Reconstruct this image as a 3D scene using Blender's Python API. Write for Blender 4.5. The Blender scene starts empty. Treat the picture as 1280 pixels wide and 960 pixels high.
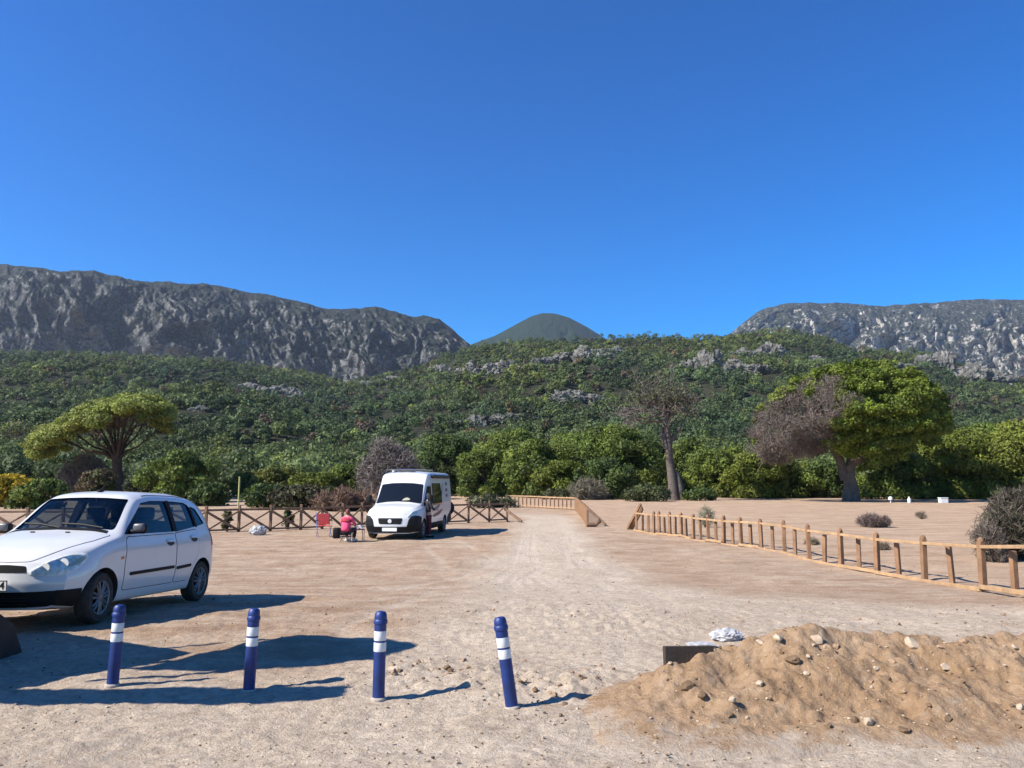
import bpy, bmesh, math, random
import numpy as np
from mathutils import Vector, Matrix
from mathutils.bvhtree import BVHTree

R = math.radians
SC = bpy.context.scene
COL = SC.collection

# ------------------------------------------------------------------ camera, sky, sun, exposure
EYE, F, HOR = 1.6, 961.0, 604.0
PITCH = math.atan((HOR - 480.0) / F)
cd = bpy.data.cameras.new('camera')
cam = bpy.data.objects.new('camera', cd); COL.objects.link(cam)
cam.location = (0, 0, EYE); cam.rotation_euler = (R(90) + PITCH, 0, 0)
cd.sensor_width = 36.0; cd.lens = F / 1280.0 * 36.0
cd.clip_start = 0.1; cd.clip_end = 30000
SC.camera = cam

SUN_DIR = Vector((-0.68, -0.27, 0.628)).normalized()       # towards the sun
sun_el = math.asin(SUN_DIR.z)
w = bpy.data.worlds.new('World'); SC.world = w; w.use_nodes = True
nt = w.node_tree; bg = nt.nodes['Background']
sky = nt.nodes.new('ShaderNodeTexSky'); sky.sky_type = 'NISHITA'; sky.sun_disc = False
sky.sun_elevation = sun_el
sky.sun_rotation = math.atan2(SUN_DIR.x, SUN_DIR.y)
sky.air_density = 1.0; sky.dust_density = 0.0; sky.ozone_density = 3.0; sky.altitude = 300
hs = nt.nodes.new('ShaderNodeHueSaturation'); hs.inputs['Saturation'].default_value = 1.95; hs.inputs['Value'].default_value = 1.0
hs.inputs['Hue'].default_value = 0.511
gmn = nt.nodes.new('ShaderNodeGamma'); gmn.inputs['Gamma'].default_value = 1.18
nt.links.new(sky.outputs[0], gmn.inputs['Color']); nt.links.new(gmn.outputs[0], hs.inputs['Color']); nt.links.new(hs.outputs[0], bg.inputs['Color'])
bg.inputs['Strength'].default_value = 0.073
sl = bpy.data.lights.new('sun', 'SUN'); sl.energy = 5.0; sl.angle = R(0.53); sl.color = (1.0, 0.93, 0.82)
so = bpy.data.objects.new('sun', sl); COL.objects.link(so)
so.rotation_euler = SUN_DIR.to_track_quat('Z', 'Y').to_euler(); so.location = (-30, -10, 40)
SC.view_settings.view_transform = 'Standard'; SC.view_settings.look = 'None'
SC.view_settings.exposure = 0.97; SC.view_settings.gamma = 1.0
SC.render.engine = 'CYCLES'
SC.cycles.max_bounces = 6; SC.cycles.diffuse_bounces = 2; SC.cycles.transparent_max_bounces = 8
SC.cycles.volume_bounces = 0

# ------------------------------------------------------------------ helpers
def ray(px, py):
    u = (px - 640.0) / F; v = (480.0 - py) / F
    c, s = math.cos(PITCH), math.sin(PITCH)
    return u, c - v * s, s + v * c
def at(px, py, D):
    x, y, z = ray(px, py); k = D / y
    return np.array((x * k, D, EYE + z * k))
def at_v(px, py, D):                                      # vectorised
    u = (px - 640.0) / F; v = (480.0 - py) / F
    c, s = math.cos(PITCH), math.sin(PITCH)
    y = c - v * s; z = s + v * c
    k = D / y
    return u * k, D + 0 * u, EYE + z * k

def _hash(ix, iy, iz, seed):
    h = (ix.astype(np.int64) * 374761393 + iy.astype(np.int64) * 668265263 + iz.astype(np.int64) * 2147483647 + seed * 1274126177) & 0xFFFFFFFF
    h = ((h ^ (h >> 13)) * 1274126177) & 0xFFFFFFFF
    h = (h ^ (h >> 16)) & 0xFFFFFFFF
    h = (h * 2246822519) & 0xFFFFFFFF
    h = h ^ (h >> 15)
    return (h & 0xFFFFFF) / float(0xFFFFFF)
def noise(x, y, z=None, seed=0):
    x = np.asarray(x, float); y = np.asarray(y, float)
    z = np.zeros_like(x) if z is None else np.asarray(z, float)
    x, y, z = np.broadcast_arrays(x, y, z)
    ix, iy, iz = np.floor(x), np.floor(y), np.floor(z)
    fx, fy, fz = x - ix, y - iy, z - iz
    sx, sy, sz = [t * t * t * (t * (t * 6 - 15) + 10) for t in (fx, fy, fz)]
    ix, iy, iz = ix.astype(np.int64), iy.astype(np.int64), iz.astype(np.int64)
    out = 0
    for a in (0, 1):
        for b in (0, 1):
            for c in (0, 1):
                wt = (sx if a else 1 - sx) * (sy if b else 1 - sy) * (sz if c else 1 - sz)
                out = out + wt * _hash(ix + a, iy + b, iz + c, seed)
    return out * 2 - 1
def fbm(x, y, z=None, oct=4, seed=0, gain=0.5, lac=2.03):
    a, s, tot = 1.0, 0, 0
    x = np.asarray(x, float); y = np.asarray(y, float)
    for i in range(oct):
        s = s + a * noise(x * lac ** i + 17.3 * i, y * lac ** i - 9.1 * i, None if z is None else np.asarray(z) * lac ** i, seed + i)
        tot += a; a *= gain
    return s / tot
def sstep(a, b, t):
    t = np.clip((np.asarray(t, float) - a) / (b - a), 0, 1); return t * t * (3 - 2 * t)

def mesh_np(name, V, Fc, mat, parent=None, col=None, attr=None, smooth=False):
    V = np.ascontiguousarray(V, np.float32); Fc = np.ascontiguousarray(Fc, np.int32)
    me = bpy.data.meshes.new(name); n = Fc.shape[1]
    me.vertices.add(len(V)); me.vertices.foreach_set('co', V.ravel())
    me.loops.add(Fc.size); me.loops.foreach_set('vertex_index', Fc.ravel())
    me.polygons.add(len(Fc)); me.polygons.foreach_set('loop_start', np.arange(len(Fc), dtype=np.int32) * n)
    me.polygons.foreach_set('use_smooth', np.full(len(Fc), smooth, bool))
    me.update(calc_edges=True)
    if col is not None:
        a = me.attributes.new('Col', 'FLOAT_COLOR', 'POINT')
        c = np.ones((len(V), 4), np.float32); c[:, :3] = col; a.data.foreach_set('color', c.ravel())
    for k, v in (attr or {}).items():
        a = me.attributes.new(k, 'FLOAT', 'POINT'); a.data.foreach_set('value', np.asarray(v, np.float32))
    me.materials.append(mat)
    o = bpy.data.objects.new(name, me); COL.objects.link(o)
    if parent is not None: o.parent = parent
    return o

def grid_faces(ny, nx):
    i = np.arange(ny - 1)[:, None] * nx + np.arange(nx - 1)[None]
    return np.stack([i, i + 1, i + nx + 1, i + nx], -1).reshape(-1, 4)

class MB:
    def __init__(s): s.v = []; s.f = []
    def add(s, v, f):
        k = len(s.v); s.v += [tuple(map(float, p)) for p in v]; s.f += [tuple(i + k for i in q) for q in f]; return s
    def box(s, c, d, rot=None, taper=1.0, bev=0.0):
        hx, hy, hz = d[0] / 2, d[1] / 2, d[2] / 2
        if bev > 0:
            bm = bmesh.new(); bmesh.ops.create_cube(bm, size=1.0)
            for q in bm.verts: q.co = Vector((q.co.x * d[0], q.co.y * d[1], q.co.z * d[2]))
            bmesh.ops.bevel(bm, geom=bm.edges[:], offset=bev, segments=2, affect='EDGES', profile=0.5)
            bm.verts.index_update()
            vs = [q.co.copy() for q in bm.verts]; fs = [tuple(l.index for l in f.verts) for f in bm.faces]; bm.free()
        else:
            vs = [Vector((x * hx * (taper if z > 0 else 1), y * hy * (taper if z > 0 else 1), z * hz)) for z in (-1, 1) for y in (-1, 1) for x in (-1, 1)]
            fs = [(0, 2, 3, 1), (4, 5, 7, 6), (0, 1, 5, 4), (2, 6, 7, 3), (0, 4, 6, 2), (1, 3, 7, 5)]
        if rot is not None: vs = [rot @ q for q in vs]
        return s.add([q + Vector(c) for q in vs], fs)
    def tube(s, pts, rad, n=8, cap=True):
        pts = [Vector(p) for p in pts]
        if not hasattr(rad, '__len__'): rad = [rad] * len(pts)
        ring = []; prev = None; base = len(s.v)
        for i, p in enumerate(pts):
            t = (pts[min(i + 1, len(pts) - 1)] - pts[max(i - 1, 0)])
            t = t.normalized() if t.length > 1e-9 else Vector((0, 0, 1))
            if prev is None:
                a = Vector((1, 0, 0)) if abs(t.x) < 0.8 else Vector((0, 1, 0))
                prev = (a - t * a.dot(t)).normalized()
            else:
                prev = (prev - t * prev.dot(t)).normalized()
            b = t.cross(prev)
            for k in range(n):
                q = 2 * math.pi * k / n
                ring.append(p + (prev * math.cos(q) + b * math.sin(q)) * rad[i])
        fs = []
        for i in range(len(pts) - 1):
            for k in range(n):
                fs.append((i * n + k, i * n + (k + 1) % n, (i + 1) * n + (k + 1) % n, (i + 1) * n + k))
        if cap:
            fs.append(tuple(range(n))[::-1]); fs.append(tuple((len(pts) - 1) * n + k for k in range(n)))
        return s.add(ring, fs)
    def lathe(s, prof, n=24, M=None, cap=True):
        vs = []; fs = []
        for r, z in prof:
            for k in range(n):
                q = 2 * math.pi * k / n; vs.append(Vector((r * math.cos(q), r * math.sin(q), z)))
        m = len(prof)
        for i in range(m - 1):
            for k in range(n): fs.append((i * n + k, i * n + (k + 1) % n, (i + 1) * n + (k + 1) % n, (i + 1) * n + k))
        if cap:
            fs.append(tuple(range(n))[::-1]); fs.append(tuple((m - 1) * n + k for k in range(n)))
        if M is not None: vs = [M @ q for q in vs]
        return s.add(vs, fs)
    def prism(s, poly, axis, a, b):
        n = len(poly); vs = []
        for t in (a, b):
            for p, q in poly:
                vs.append({'x': (t, p, q), 'y': (p, t, q), 'z': (p, q, t)}[axis])
        fs = [tuple(range(n)), tuple(range(2 * n - 1, n - 1, -1))]
        for i in range(n):
            j = (i + 1) % n; fs.append((i, i + n, j + n, j))
        return s.add(vs, fs)
    def mesh(s, name):
        me = bpy.data.meshes.new(name); me.from_pydata(s.v, [], s.f)
        bm = bmesh.new(); bm.from_mesh(me); bmesh.ops.recalc_face_normals(bm, faces=bm.faces[:]); bm.to_mesh(me); bm.free()
        return me
    def build(s, name, mat, parent=None, smooth=None):
        me = s.mesh(name); me.materials.append(mat)
        if smooth is not None:
            me.polygons.foreach_set('use_smooth', np.ones(len(me.polygons), bool)); me.set_sharp_from_angle(angle=R(smooth))
        o = bpy.data.objects.new(name, me); COL.objects.link(o)
        if parent is not None: o.parent = parent
        return o

def tag(o, label=None, cat=None, group=None, kind=None):
    if label: o['label'] = label
    if cat: o['category'] = cat
    if group: o['group'] = group
    if kind: o['kind'] = kind
    return o
def thing(name, label, cat, loc=(0, 0, 0), rot=(0, 0, 0), group=None):
    o = bpy.data.objects.new(name, None); COL.objects.link(o); o.empty_display_size = 0.2
    o.location = loc; o.rotation_euler = rot
    return tag(o, label, cat, group)
def dup(root, loc, rot=None, label=None, group=None, scale=None):
    r = root.copy(); COL.objects.link(r); r.location = loc
    if rot is not None: r.rotation_euler = rot
    if scale is not None: r.scale = scale
    if label: r['label'] = label
    if group: r['group'] = group
    for ch in list(root.children):
        c = ch.copy(); COL.objects.link(c); c.parent = r
        for g in ch.children:
            d = g.copy(); COL.objects.link(d); d.parent = c
    return r
def evaluated(o, name):
    dg = bpy.context.evaluated_depsgraph_get(); dg.update()
    return bpy.data.meshes.new_from_object(o.evaluated_get(dg))

# ------------------------------------------------------------------ materials
def mat(name, rgb, rough=0.6, metal=0.0, spec=0.5, coat=0.0, vary=0.0, vscale=5.0, bump=0.0, bscale=40.0, bdist=0.01, rgb2=None):
    m = bpy.data.materials.new(name); m.use_nodes = True; n = m.node_tree; p = n.nodes['Principled BSDF']
    p.inputs['Base Color'].default_value = (*rgb, 1); p.inputs['Roughness'].default_value = rough
    p.inputs['Metallic'].default_value = metal; p.inputs['Specular IOR Level'].default_value = spec; p.inputs['Coat Weight'].default_value = coat
    tc = n.nodes.new('ShaderNodeTexCoord')
    if vary > 0 or rgb2:
        nz = n.nodes.new('ShaderNodeTexNoise'); nz.inputs['Scale'].default_value = vscale; nz.inputs['Detail'].default_value = 5; nz.inputs['Roughness'].default_value = 0.65
        n.links.new(tc.outputs['Object'], nz.inputs['Vector'])
        mx = n.nodes.new('ShaderNodeMix'); mx.data_type = 'RGBA'
        mr = n.nodes.new('ShaderNodeMapRange'); mr.inputs[1].default_value = 0.3; mr.inputs[2].default_value = 0.7
        n.links.new(nz.outputs['Fac'], mr.inputs[0]); n.links.new(mr.outputs[0], mx.inputs[0])
        mx.inputs[6].default_value = (*[c * (1 - vary) for c in rgb], 1)
        mx.inputs[7].default_value = (*(rgb2 or [min(1, c * (1 + vary)) for c in rgb]), 1)
        n.links.new(mx.outputs[2], p.inputs['Base Color'])
    if bump > 0:
        nb = n.nodes.new('ShaderNodeTexNoise'); nb.inputs['Scale'].default_value = bscale; nb.inputs['Detail'].default_value = 6
        n.links.new(tc.outputs['Object'], nb.inputs['Vector'])
        bp = n.nodes.new('ShaderNodeBump'); bp.inputs['Strength'].default_value = bump; bp.inputs['Distance'].default_value = bdist
        n.links.new(nb.outputs['Fac'], bp.inputs['Height']); n.links.new(bp.outputs[0], p.inputs['Normal'])
    return m

def foliage_mat(name, trans=0.3):
    m = bpy.data.materials.new(name); m.use_nodes = True; n = m.node_tree; p = n.nodes['Principled BSDF']
    a = n.nodes.new('ShaderNodeAttribute'); a.attribute_name = 'Col'
    n.links.new(a.outputs['Color'], p.inputs['Base Color'])
    p.inputs['Roughness'].default_value = 0.65; p.inputs['Specular IOR Level'].default_value = 0.25
    if trans > 0:
        t = n.nodes.new('ShaderNodeBsdfTranslucent'); n.links.new(a.outputs['Color'], t.inputs['Color'])
        mx = n.nodes.new('ShaderNodeMixShader'); mx.inputs[0].default_value = trans
        out = n.nodes['Material Output']
        n.links.new(p.outputs[0], mx.inputs[1]); n.links.new(t.outputs[0], mx.inputs[2]); n.links.new(mx.outputs[0], out.inputs['Surface'])
    return m

M = {}
M['leaf'] = foliage_mat('leaf'); M['twig'] = foliage_mat('twig', 0.0)
M['bark'] = mat('bark', (0.062, 0.046, 0.038), 0.9, vary=0.35, vscale=3, bump=0.6, bscale=6, bdist=0.1, spec=0.1)
M['bark_pale'] = mat('bark_pale', (0.115, 0.095, 0.084), 0.9, vary=0.35, vscale=3, bump=0.6, bscale=6, bdist=0.1, spec=0.1)
M['white_paint'] = mat('white_paint', (0.60, 0.61, 0.62), 0.28, coat=0.6, vary=0.03, vscale=3)
M['panel_gap'] = mat('panel_gap', (0.03, 0.03, 0.035), 0.7)
M['black_plastic'] = mat('black_plastic', (0.007, 0.0075, 0.009), 0.6, spec=0.2, vary=0.2, vscale=9)
M['rubber'] = mat('rubber', (0.016, 0.016, 0.017), 0.85, vary=0.3, vscale=14, rgb2=(0.05, 0.043, 0.036))
M['rim'] = mat('rim', (0.15, 0.153, 0.16), 0.45, metal=0.3, vary=0.1, vscale=20)
M['interior'] = mat('interior', (0.02, 0.021, 0.025), 0.8, vary=0.2)
M['seat_cloth'] = mat('seat_cloth', (0.05, 0.055, 0.065), 0.9, vary=0.2, vscale=12)
M['plate'] = mat('plate', (0.7, 0.71, 0.7), 0.5, vary=0.04)
M['mirror_grey'] = mat('mirror_grey', (0.09, 0.09, 0.10), 0.4)
M['ink'] = mat('ink', (0.006, 0.006, 0.007), 0.8, spec=0.1)
M['chrome'] = mat('chrome', (0.7, 0.7, 0.72), 0.15, metal=1.0)
M['amber'] = mat('amber', (0.6, 0.22, 0.05), 0.3)
M['blue_post'] = mat('blue_post', (0.006, 0.024, 0.135), 0.5, vary=0.35, vscale=9, bump=0.08, bscale=60)
M['reflective'] = mat('reflective', (0.60, 0.61, 0.62), 0.4, vary=0.1, vscale=14)
M['wood_orange'] = mat('wood_orange', (0.225, 0.122, 0.062), 0.75, vary=0.28, vscale=4, bump=0.2, bscale=30)
M['wood_raw'] = mat('wood_raw', (0.37, 0.235, 0.125), 0.75, vary=0.25, vscale=4, bump=0.2, bscale=30)
M['wood_brown'] = mat('wood_brown', (0.17, 0.10, 0.06), 0.8, vary=0.35, vscale=3, bump=0.3, bscale=20)
M['steel_dark'] = mat('steel_dark', (0.022, 0.021, 0.022), 0.6, metal=0.0, spec=0.3, vary=0.4, vscale=5, rgb2=(0.036, 0.03, 0.027))
M['machine_yellow'] = mat('machine_yellow', (0.36, 0.19, 0.012), 0.5, vary=0.3, vscale=4, rgb2=(0.28, 0.19, 0.08))
M['stone_pale'] = mat('stone_pale', (0.40, 0.315, 0.23), 0.9, vary=0.25, vscale=9, bump=0.4, bscale=25, spec=0.2)
M['stone_tan'] = mat('stone_tan', (0.29, 0.195, 0.125), 0.92, vary=0.3, vscale=9, bump=0.5, bscale=25, spec=0.2)
M['clod'] = mat('clod', (0.15, 0.10, 0.062), 0.95, vary=0.3, vscale=12, bump=0.5, bscale=40, spec=0.1)
M['lime'] = mat('lime', (0.62, 0.60, 0.57), 0.9, vary=0.2, vscale=4, bump=0.3, bscale=30)
M['concrete'] = mat('concrete', (0.34, 0.295, 0.245), 0.9, vary=0.2, vscale=20)
M['timber_dark'] = mat('timber_dark', (0.038, 0.027, 0.02), 0.85, vary=0.4, vscale=7, bump=0.4, bscale=40)

def glass_mat(name, tint, ior=1.5):
    m = bpy.data.materials.new(name); m.use_nodes = True; n = m.node_tree
    n.nodes.remove(n.nodes['Principled BSDF'])
    t = n.nodes.new('ShaderNodeBsdfTransparent'); t.inputs[0].default_value = (*tint, 1)
    g = n.nodes.new('ShaderNodeBsdfGlossy'); g.inputs['Roughness'].default_value = 0.03
    fr = n.nodes.new('ShaderNodeFresnel'); fr.inputs[0].default_value = ior
    mx = n.nodes.new('ShaderNodeMixShader')
    n.links.new(fr.outputs[0], mx.inputs[0]); n.links.new(t.outputs[0], mx.inputs[1]); n.links.new(g.outputs[0], mx.inputs[2])
    n.links.new(mx.outputs[0], n.nodes['Material Output'].inputs['Surface'])
    return m
M['glass'] = glass_mat('glass', (0.42, 0.48, 0.48))
M['lamp_glass'] = glass_mat('lamp_glass', (0.95, 0.97, 0.94), 1.2)
M['glass_dark'] = mat('glass_dark', (0.008, 0.01, 0.013), 0.06, spec=0.5)
M['lamp_inner'] = mat('lamp_inner', (0.80, 0.82, 0.74), 0.35, metal=0.0, vary=0.35, vscale=22)

# ------------------------------------------------------------------ ground
def base_z(x, y):
    x = np.asarray(x, float); y = np.asarray(y, float)
    z = -0.45 * sstep(8.3, 18.0, y) + 0.33 * sstep(45, 75, y) + 0.3 * sstep(75, 120, y)
    z = z + 0.05 * sstep(16, 24, y) * fbm(x / 9, y / 9, oct=3, seed=3)
    return z
def bump_z(x, y):
    near = 1 - sstep(25, 60, y)
    b = 0.036 * fbm(x / 1.9, y / 1.9, oct=3, seed=11) + 0.022 * fbm(x / 0.45, y / 0.45, oct=3, seed=12)
    b = b + 0.03 * np.abs(fbm(x / 3.2, y / 1.3, oct=4, seed=18)) * sstep(9, 12, y)
    b = b + 0.013 * fbm(x / 0.09, y / 0.09, oct=3, seed=13) * (1 - sstep(9, 16, y))
    # old tyre ruts in the near left corner
    q = (x + 3.4) * 0.82 + (y - 4.4) * 0.57; p = -(x + 3.4) * 0.57 + (y - 4.4) * 0.82
    wgt = np.exp(-(p / 0.45) ** 2) * sstep(-2.6, -1.4, q) * (1 - sstep(0.9, 1.9, q))
    b = b + wgt * 0.016 * np.sin(p * 26 + 1.5 * fbm(x * 2, y * 2, seed=14))
    # raked-up lumps by the posts
    for cx, cy, r, h in ((0.42, 6.3, 0.75, 0.05), (-0.75, 6.75, 0.8, 0.035), (1.0, 9.6, 1.6, 0.03)):
        b = b + h * np.exp(-(((x - cx) / r) ** 2 + ((y - cy) / (r * .8)) ** 2)) * (0.6 + 1.6 * np.abs(fbm(x / 0.16, y / 0.16, oct=3, seed=15)))
    return b * near + 0.05 * fbm(x / 6, y / 6, oct=3, seed=16) * sstep(20, 60, y)
def G(x, y):
    return base_z(x, y) + bump_z(x, y)
def g1(x, y): return float(G(np.array([x]), np.array([y]))[0])

xs = [0.0]; st = 0.022
while xs[-1] < 6000:
    if xs[-1] > 5.2: st *= 1.028
    xs.append(xs[-1] + st)
xs = np.array(xs); xs = np.concatenate([-xs[:0:-1], xs])
ys = [3.2]; st = 0.016
while ys[-1] < 6000:
    st = 0.016 if ys[-1] < 5 else min(st * 1.012, 1e9)
    ys.append(ys[-1] + st)
yb = [3.2 - 0.03]; st = 0.03
while yb[-1] > -300:
    st *= 1.12; yb.append(yb[-1] - st)
ys = np.concatenate([np.array(yb[::-1]), np.array(ys)])
XX, YY = np.meshgrid(xs, ys)
ZZ = G(XX, YY)
def ruts(x, y):
    out = 0
    for path in ([(-.2, 5.5), (.5, 9), (1.0, 14), (1.0, 22), (1.5, 35), (2.1, 46)], [(.9, 5.5), (1.3, 9), (1.6, 14), (1.3, 22), (1.7, 35), (2.3, 46)], [(9, 8.6), (5.5, 9.6), (3, 11.2), (1.6, 14), (1.1, 20), (1.3, 30)],
                 [(-6.5, 14.5), (-3.5, 13.6), (-1.2, 13.8), (.3, 16), (.8, 22), (1.2, 32)], [(-2.6, 27.5), (-1.6, 23), (-.8, 18), (-.7, 13), (-1.2, 9)], [(-4.5, 11), (-3, 12), (-1.2, 14.5), (.2, 20)]):
        P_ = np.array(path); q_ = np.linspace(0, 1, 60); k_ = np.linspace(0, 1, len(P_)); P_ = np.stack([pchip_1(k_, P_[:, 0], q_), pchip_1(k_, P_[:, 1], q_)], 1)
        near = np.full(x.shape, 1e9)
        for a_, b_ in zip(P_[:-1], P_[1:]):
            d_ = b_ - a_; L_ = math.hypot(*d_); nx_, ny_ = -d_[1] / L_, d_[0] / L_
            lo_, hi_ = np.minimum(a_, b_) - 1.4, np.maximum(a_, b_) + 1.4
            i0, i1 = np.searchsorted(xs, (lo_[0], hi_[0])); j0, j1 = np.searchsorted(ys, (lo_[1], hi_[1]))
            if i1 <= i0 or j1 <= j0: continue
            X_, Y_ = x[j0:j1, i0:i1], y[j0:j1, i0:i1]
            t_ = np.clip(((X_ - a_[0]) * d_[0] + (Y_ - a_[1]) * d_[1]) / L_ ** 2, 0, 1)
            dist = np.hypot(X_ - a_[0] - t_ * d_[0], Y_ - a_[1] - t_ * d_[1])
            near[j0:j1, i0:i1] = np.minimum(near[j0:j1, i0:i1], dist)
        out = np.maximum(out, np.exp(-((near - 0.72) / 0.13) ** 2) * sstep(-0.35, 0.25, fbm(x / 1.5, y / 1.5, oct=3, seed=131 + len(path))))
    return out
def pchip_1(k, v, q):
    m_ = np.gradient(v, k); i = np.clip(np.searchsorted(k, q, 'right') - 1, 0, len(k) - 2); h_ = k[i + 1] - k[i]; t = (q - k[i]) / h_
    return (2 * t ** 3 - 3 * t ** 2 + 1) * v[i] + (t ** 3 - 2 * t ** 2 + t) * h_ * m_[i] + (-2 * t ** 3 + 3 * t ** 2) * v[i + 1] + (t ** 3 - t ** 2) * h_ * m_[i + 1]
RUT = ruts(XX, YY)
ZZ = ZZ - RUT * 0.014 * (1 - sstep(25, 40, YY))
# pale, driven-over surface: the track, the apron behind the posts
wob = fbm(XX / 2.6, YY / 2.6, oct=4, seed=21); wob2 = fbm(XX / 0.7, YY / 0.7, oct=3, seed=22)
cx = np.interp(YY, [0, 6, 10, 14, 22, 35, 45, 60], [0.4, 0.5, 0.9, 1.15, 1.0, 1.55, 2.2, 1.0])
hw = np.interp(YY, [0, 6, 10, 14, 22, 35, 45, 60], [2.6, 2.3, 2.0, 2.2, 1.7, 1.45, 1.5, 1.6])
trk = 1 - sstep(0.6, 1.35, np.abs(XX - cx) / hw + 0.35 * wob + 0.12 * wob2)
trk = trk * (1 - sstep(46, 55, YY))
edge = np.interp(XX, [2, 6, 10, 20], [13.0, 11.3, 10.5, 9.5])
br = (sstep(0.5, 2.0, XX)) * (1 - sstep(-0.8, 0.9, YY - edge + 1.0 * wob)) * sstep(6.0, 7.5, YY + 0.6 * wob)
fg = 0.95 * (1 - sstep(5.2, 8.2, YY + 0.9 * wob + 0.2 * XX))
pale = np.clip(np.maximum(np.maximum(trk, 0.85 * br), fg), 0, 1)

fence_y = np.interp(XX, [2, 5.2, 6, 7.5, 9.3, 12], [60, 33, 27, 20, 14, 10])
sand = sstep(-1.5, 1.0, YY - fence_y + 0.8 * wob) * (1 - sstep(95, 130, YY))
gm = bpy.data.materials.new('dirt'); gm.use_nodes = True; n = gm.node_tree; p = n.nodes['Principled BSDF']
def N(t, **k):
    q = n.nodes.new(t)
    for a, b in k.items(): setattr(q, a, b)
    return q
def noise_node(scale, detail=6, rough=0.6, vec=None):
    q = N('ShaderNodeTexNoise'); q.inputs['Scale'].default_value = scale; q.inputs['Detail'].default_value = detail; q.inputs['Roughness'].default_value = rough
    n.links.new(vec, q.inputs['Vector']); return q.outputs['Fac']
def remap(src, a, b, c=0.0, d=1.0):
    q = N('ShaderNodeMapRange'); q.inputs[1].default_value = a; q.inputs[2].default_value = b; q.inputs[3].default_value = c; q.inputs[4].default_value = d
    n.links.new(src, q.inputs[0]); return q.outputs[0]
def mixc(f, a, b, mode='MIX'):
    q = N('ShaderNodeMix', data_type='RGBA', blend_type=mode)
    for s_, i in ((f, 0), (a, 6), (b, 7)):
        if hasattr(s_, 'is_output'): n.links.new(s_, q.inputs[i])
        else: q.inputs[i].default_value = s_ if i == 0 else (*s_, 1)
    return q.outputs[2]
P = N('ShaderNodeNewGeometry').outputs['Position']
at_ = N('ShaderNodeAttribute', attribute_name='pale').outputs['Fac']
c1 = mixc(remap(noise_node(0.35, 5, 0.6, P), 0.35, 0.65), (0.475, 0.345, 0.24), (0.475, 0.38, 0.28))
c1 = mixc(remap(noise_node(1.7, 6, 0.7, P), 0.45, 0.72), c1, (0.315, 0.195, 0.118))
c2 = mixc(remap(noise_node(0.8, 6, 0.65, P), 0.35, 0.65), (0.49, 0.405, 0.31), (0.575, 0.483, 0.375))
c2 = mixc(remap(noise_node(6, 5, 0.7, P), 0.5, 0.75), c2, (0.32, 0.255, 0.195))
c1 = mixc(N('ShaderNodeAttribute', attribute_name='sand').outputs['Fac'], c1, mixc(remap(noise_node(0.9, 6, 0.7, P), 0.35, 0.65), (0.53, 0.385, 0.265), (0.44, 0.315, 0.215)))
sm = N('ShaderNodeMapping'); sm.inputs['Scale'].default_value = (0.5, 1.6, 1); n.links.new(P, sm.inputs['Vector'])
c1 = mixc(remap(noise_node(1.1, 8, 0.75, sm.outputs[0]), 0.45, 0.62, 0.0, 0.85), c1, (0.285, 0.18, 0.108))
c = mixc(at_, c1, c2)
rq = N('ShaderNodeMath', operation='MULTIPLY'); n.links.new(N('ShaderNodeAttribute', attribute_name='rut').outputs['Fac'], rq.inputs[0]); rq.inputs[1].default_value = 0.45
c = mixc(rq.outputs[0], c, (0.58, 0.495, 0.40))
c = mixc(remap(noise_node(14, 6, 0.75, P), 0.40, 0.70, 0.0, 0.7), c, (0.235, 0.17, 0.118))
c = mixc(remap(noise_node(38, 3, 0.6, P), 0.62, 0.70, 0.0, 0.6), c, (0.52, 0.455, 0.375))
c = mixc(remap(noise_node(55, 3, 0.6, P), 0.62, 0.72, 0.0, 0.5), c, (0.17, 0.125, 0.088))
n.links.new(c, p.inputs['Base Color']); p.inputs['Roughness'].default_value = 0.95; p.inputs['Specular IOR Level'].default_value = 0.15
bp = N('ShaderNodeBump'); bp.inputs['Strength'].default_value = 0.75; bp.inputs['Distance'].default_value = 0.04
hh = N('ShaderNodeMath', operation='ADD')
n.links.new(noise_node(9, 8, 0.7, P), hh.inputs[0]); n.links.new(noise_node(45, 6, 0.7, P), hh.inputs[1])
n.links.new(hh.outputs[0], bp.inputs['Height']); n.links.new(bp.outputs[0], p.inputs['Normal'])
M['dirt'] = gm
g = mesh_np('ground', np.stack([XX, YY, ZZ], -1).reshape(-1, 3), grid_faces(len(ys), len(xs)), gm, attr={'pale': pale.ravel(), 'sand': sand.ravel(), 'rut': RUT.ravel()}, smooth=True)
tag(g, kind='structure')

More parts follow.
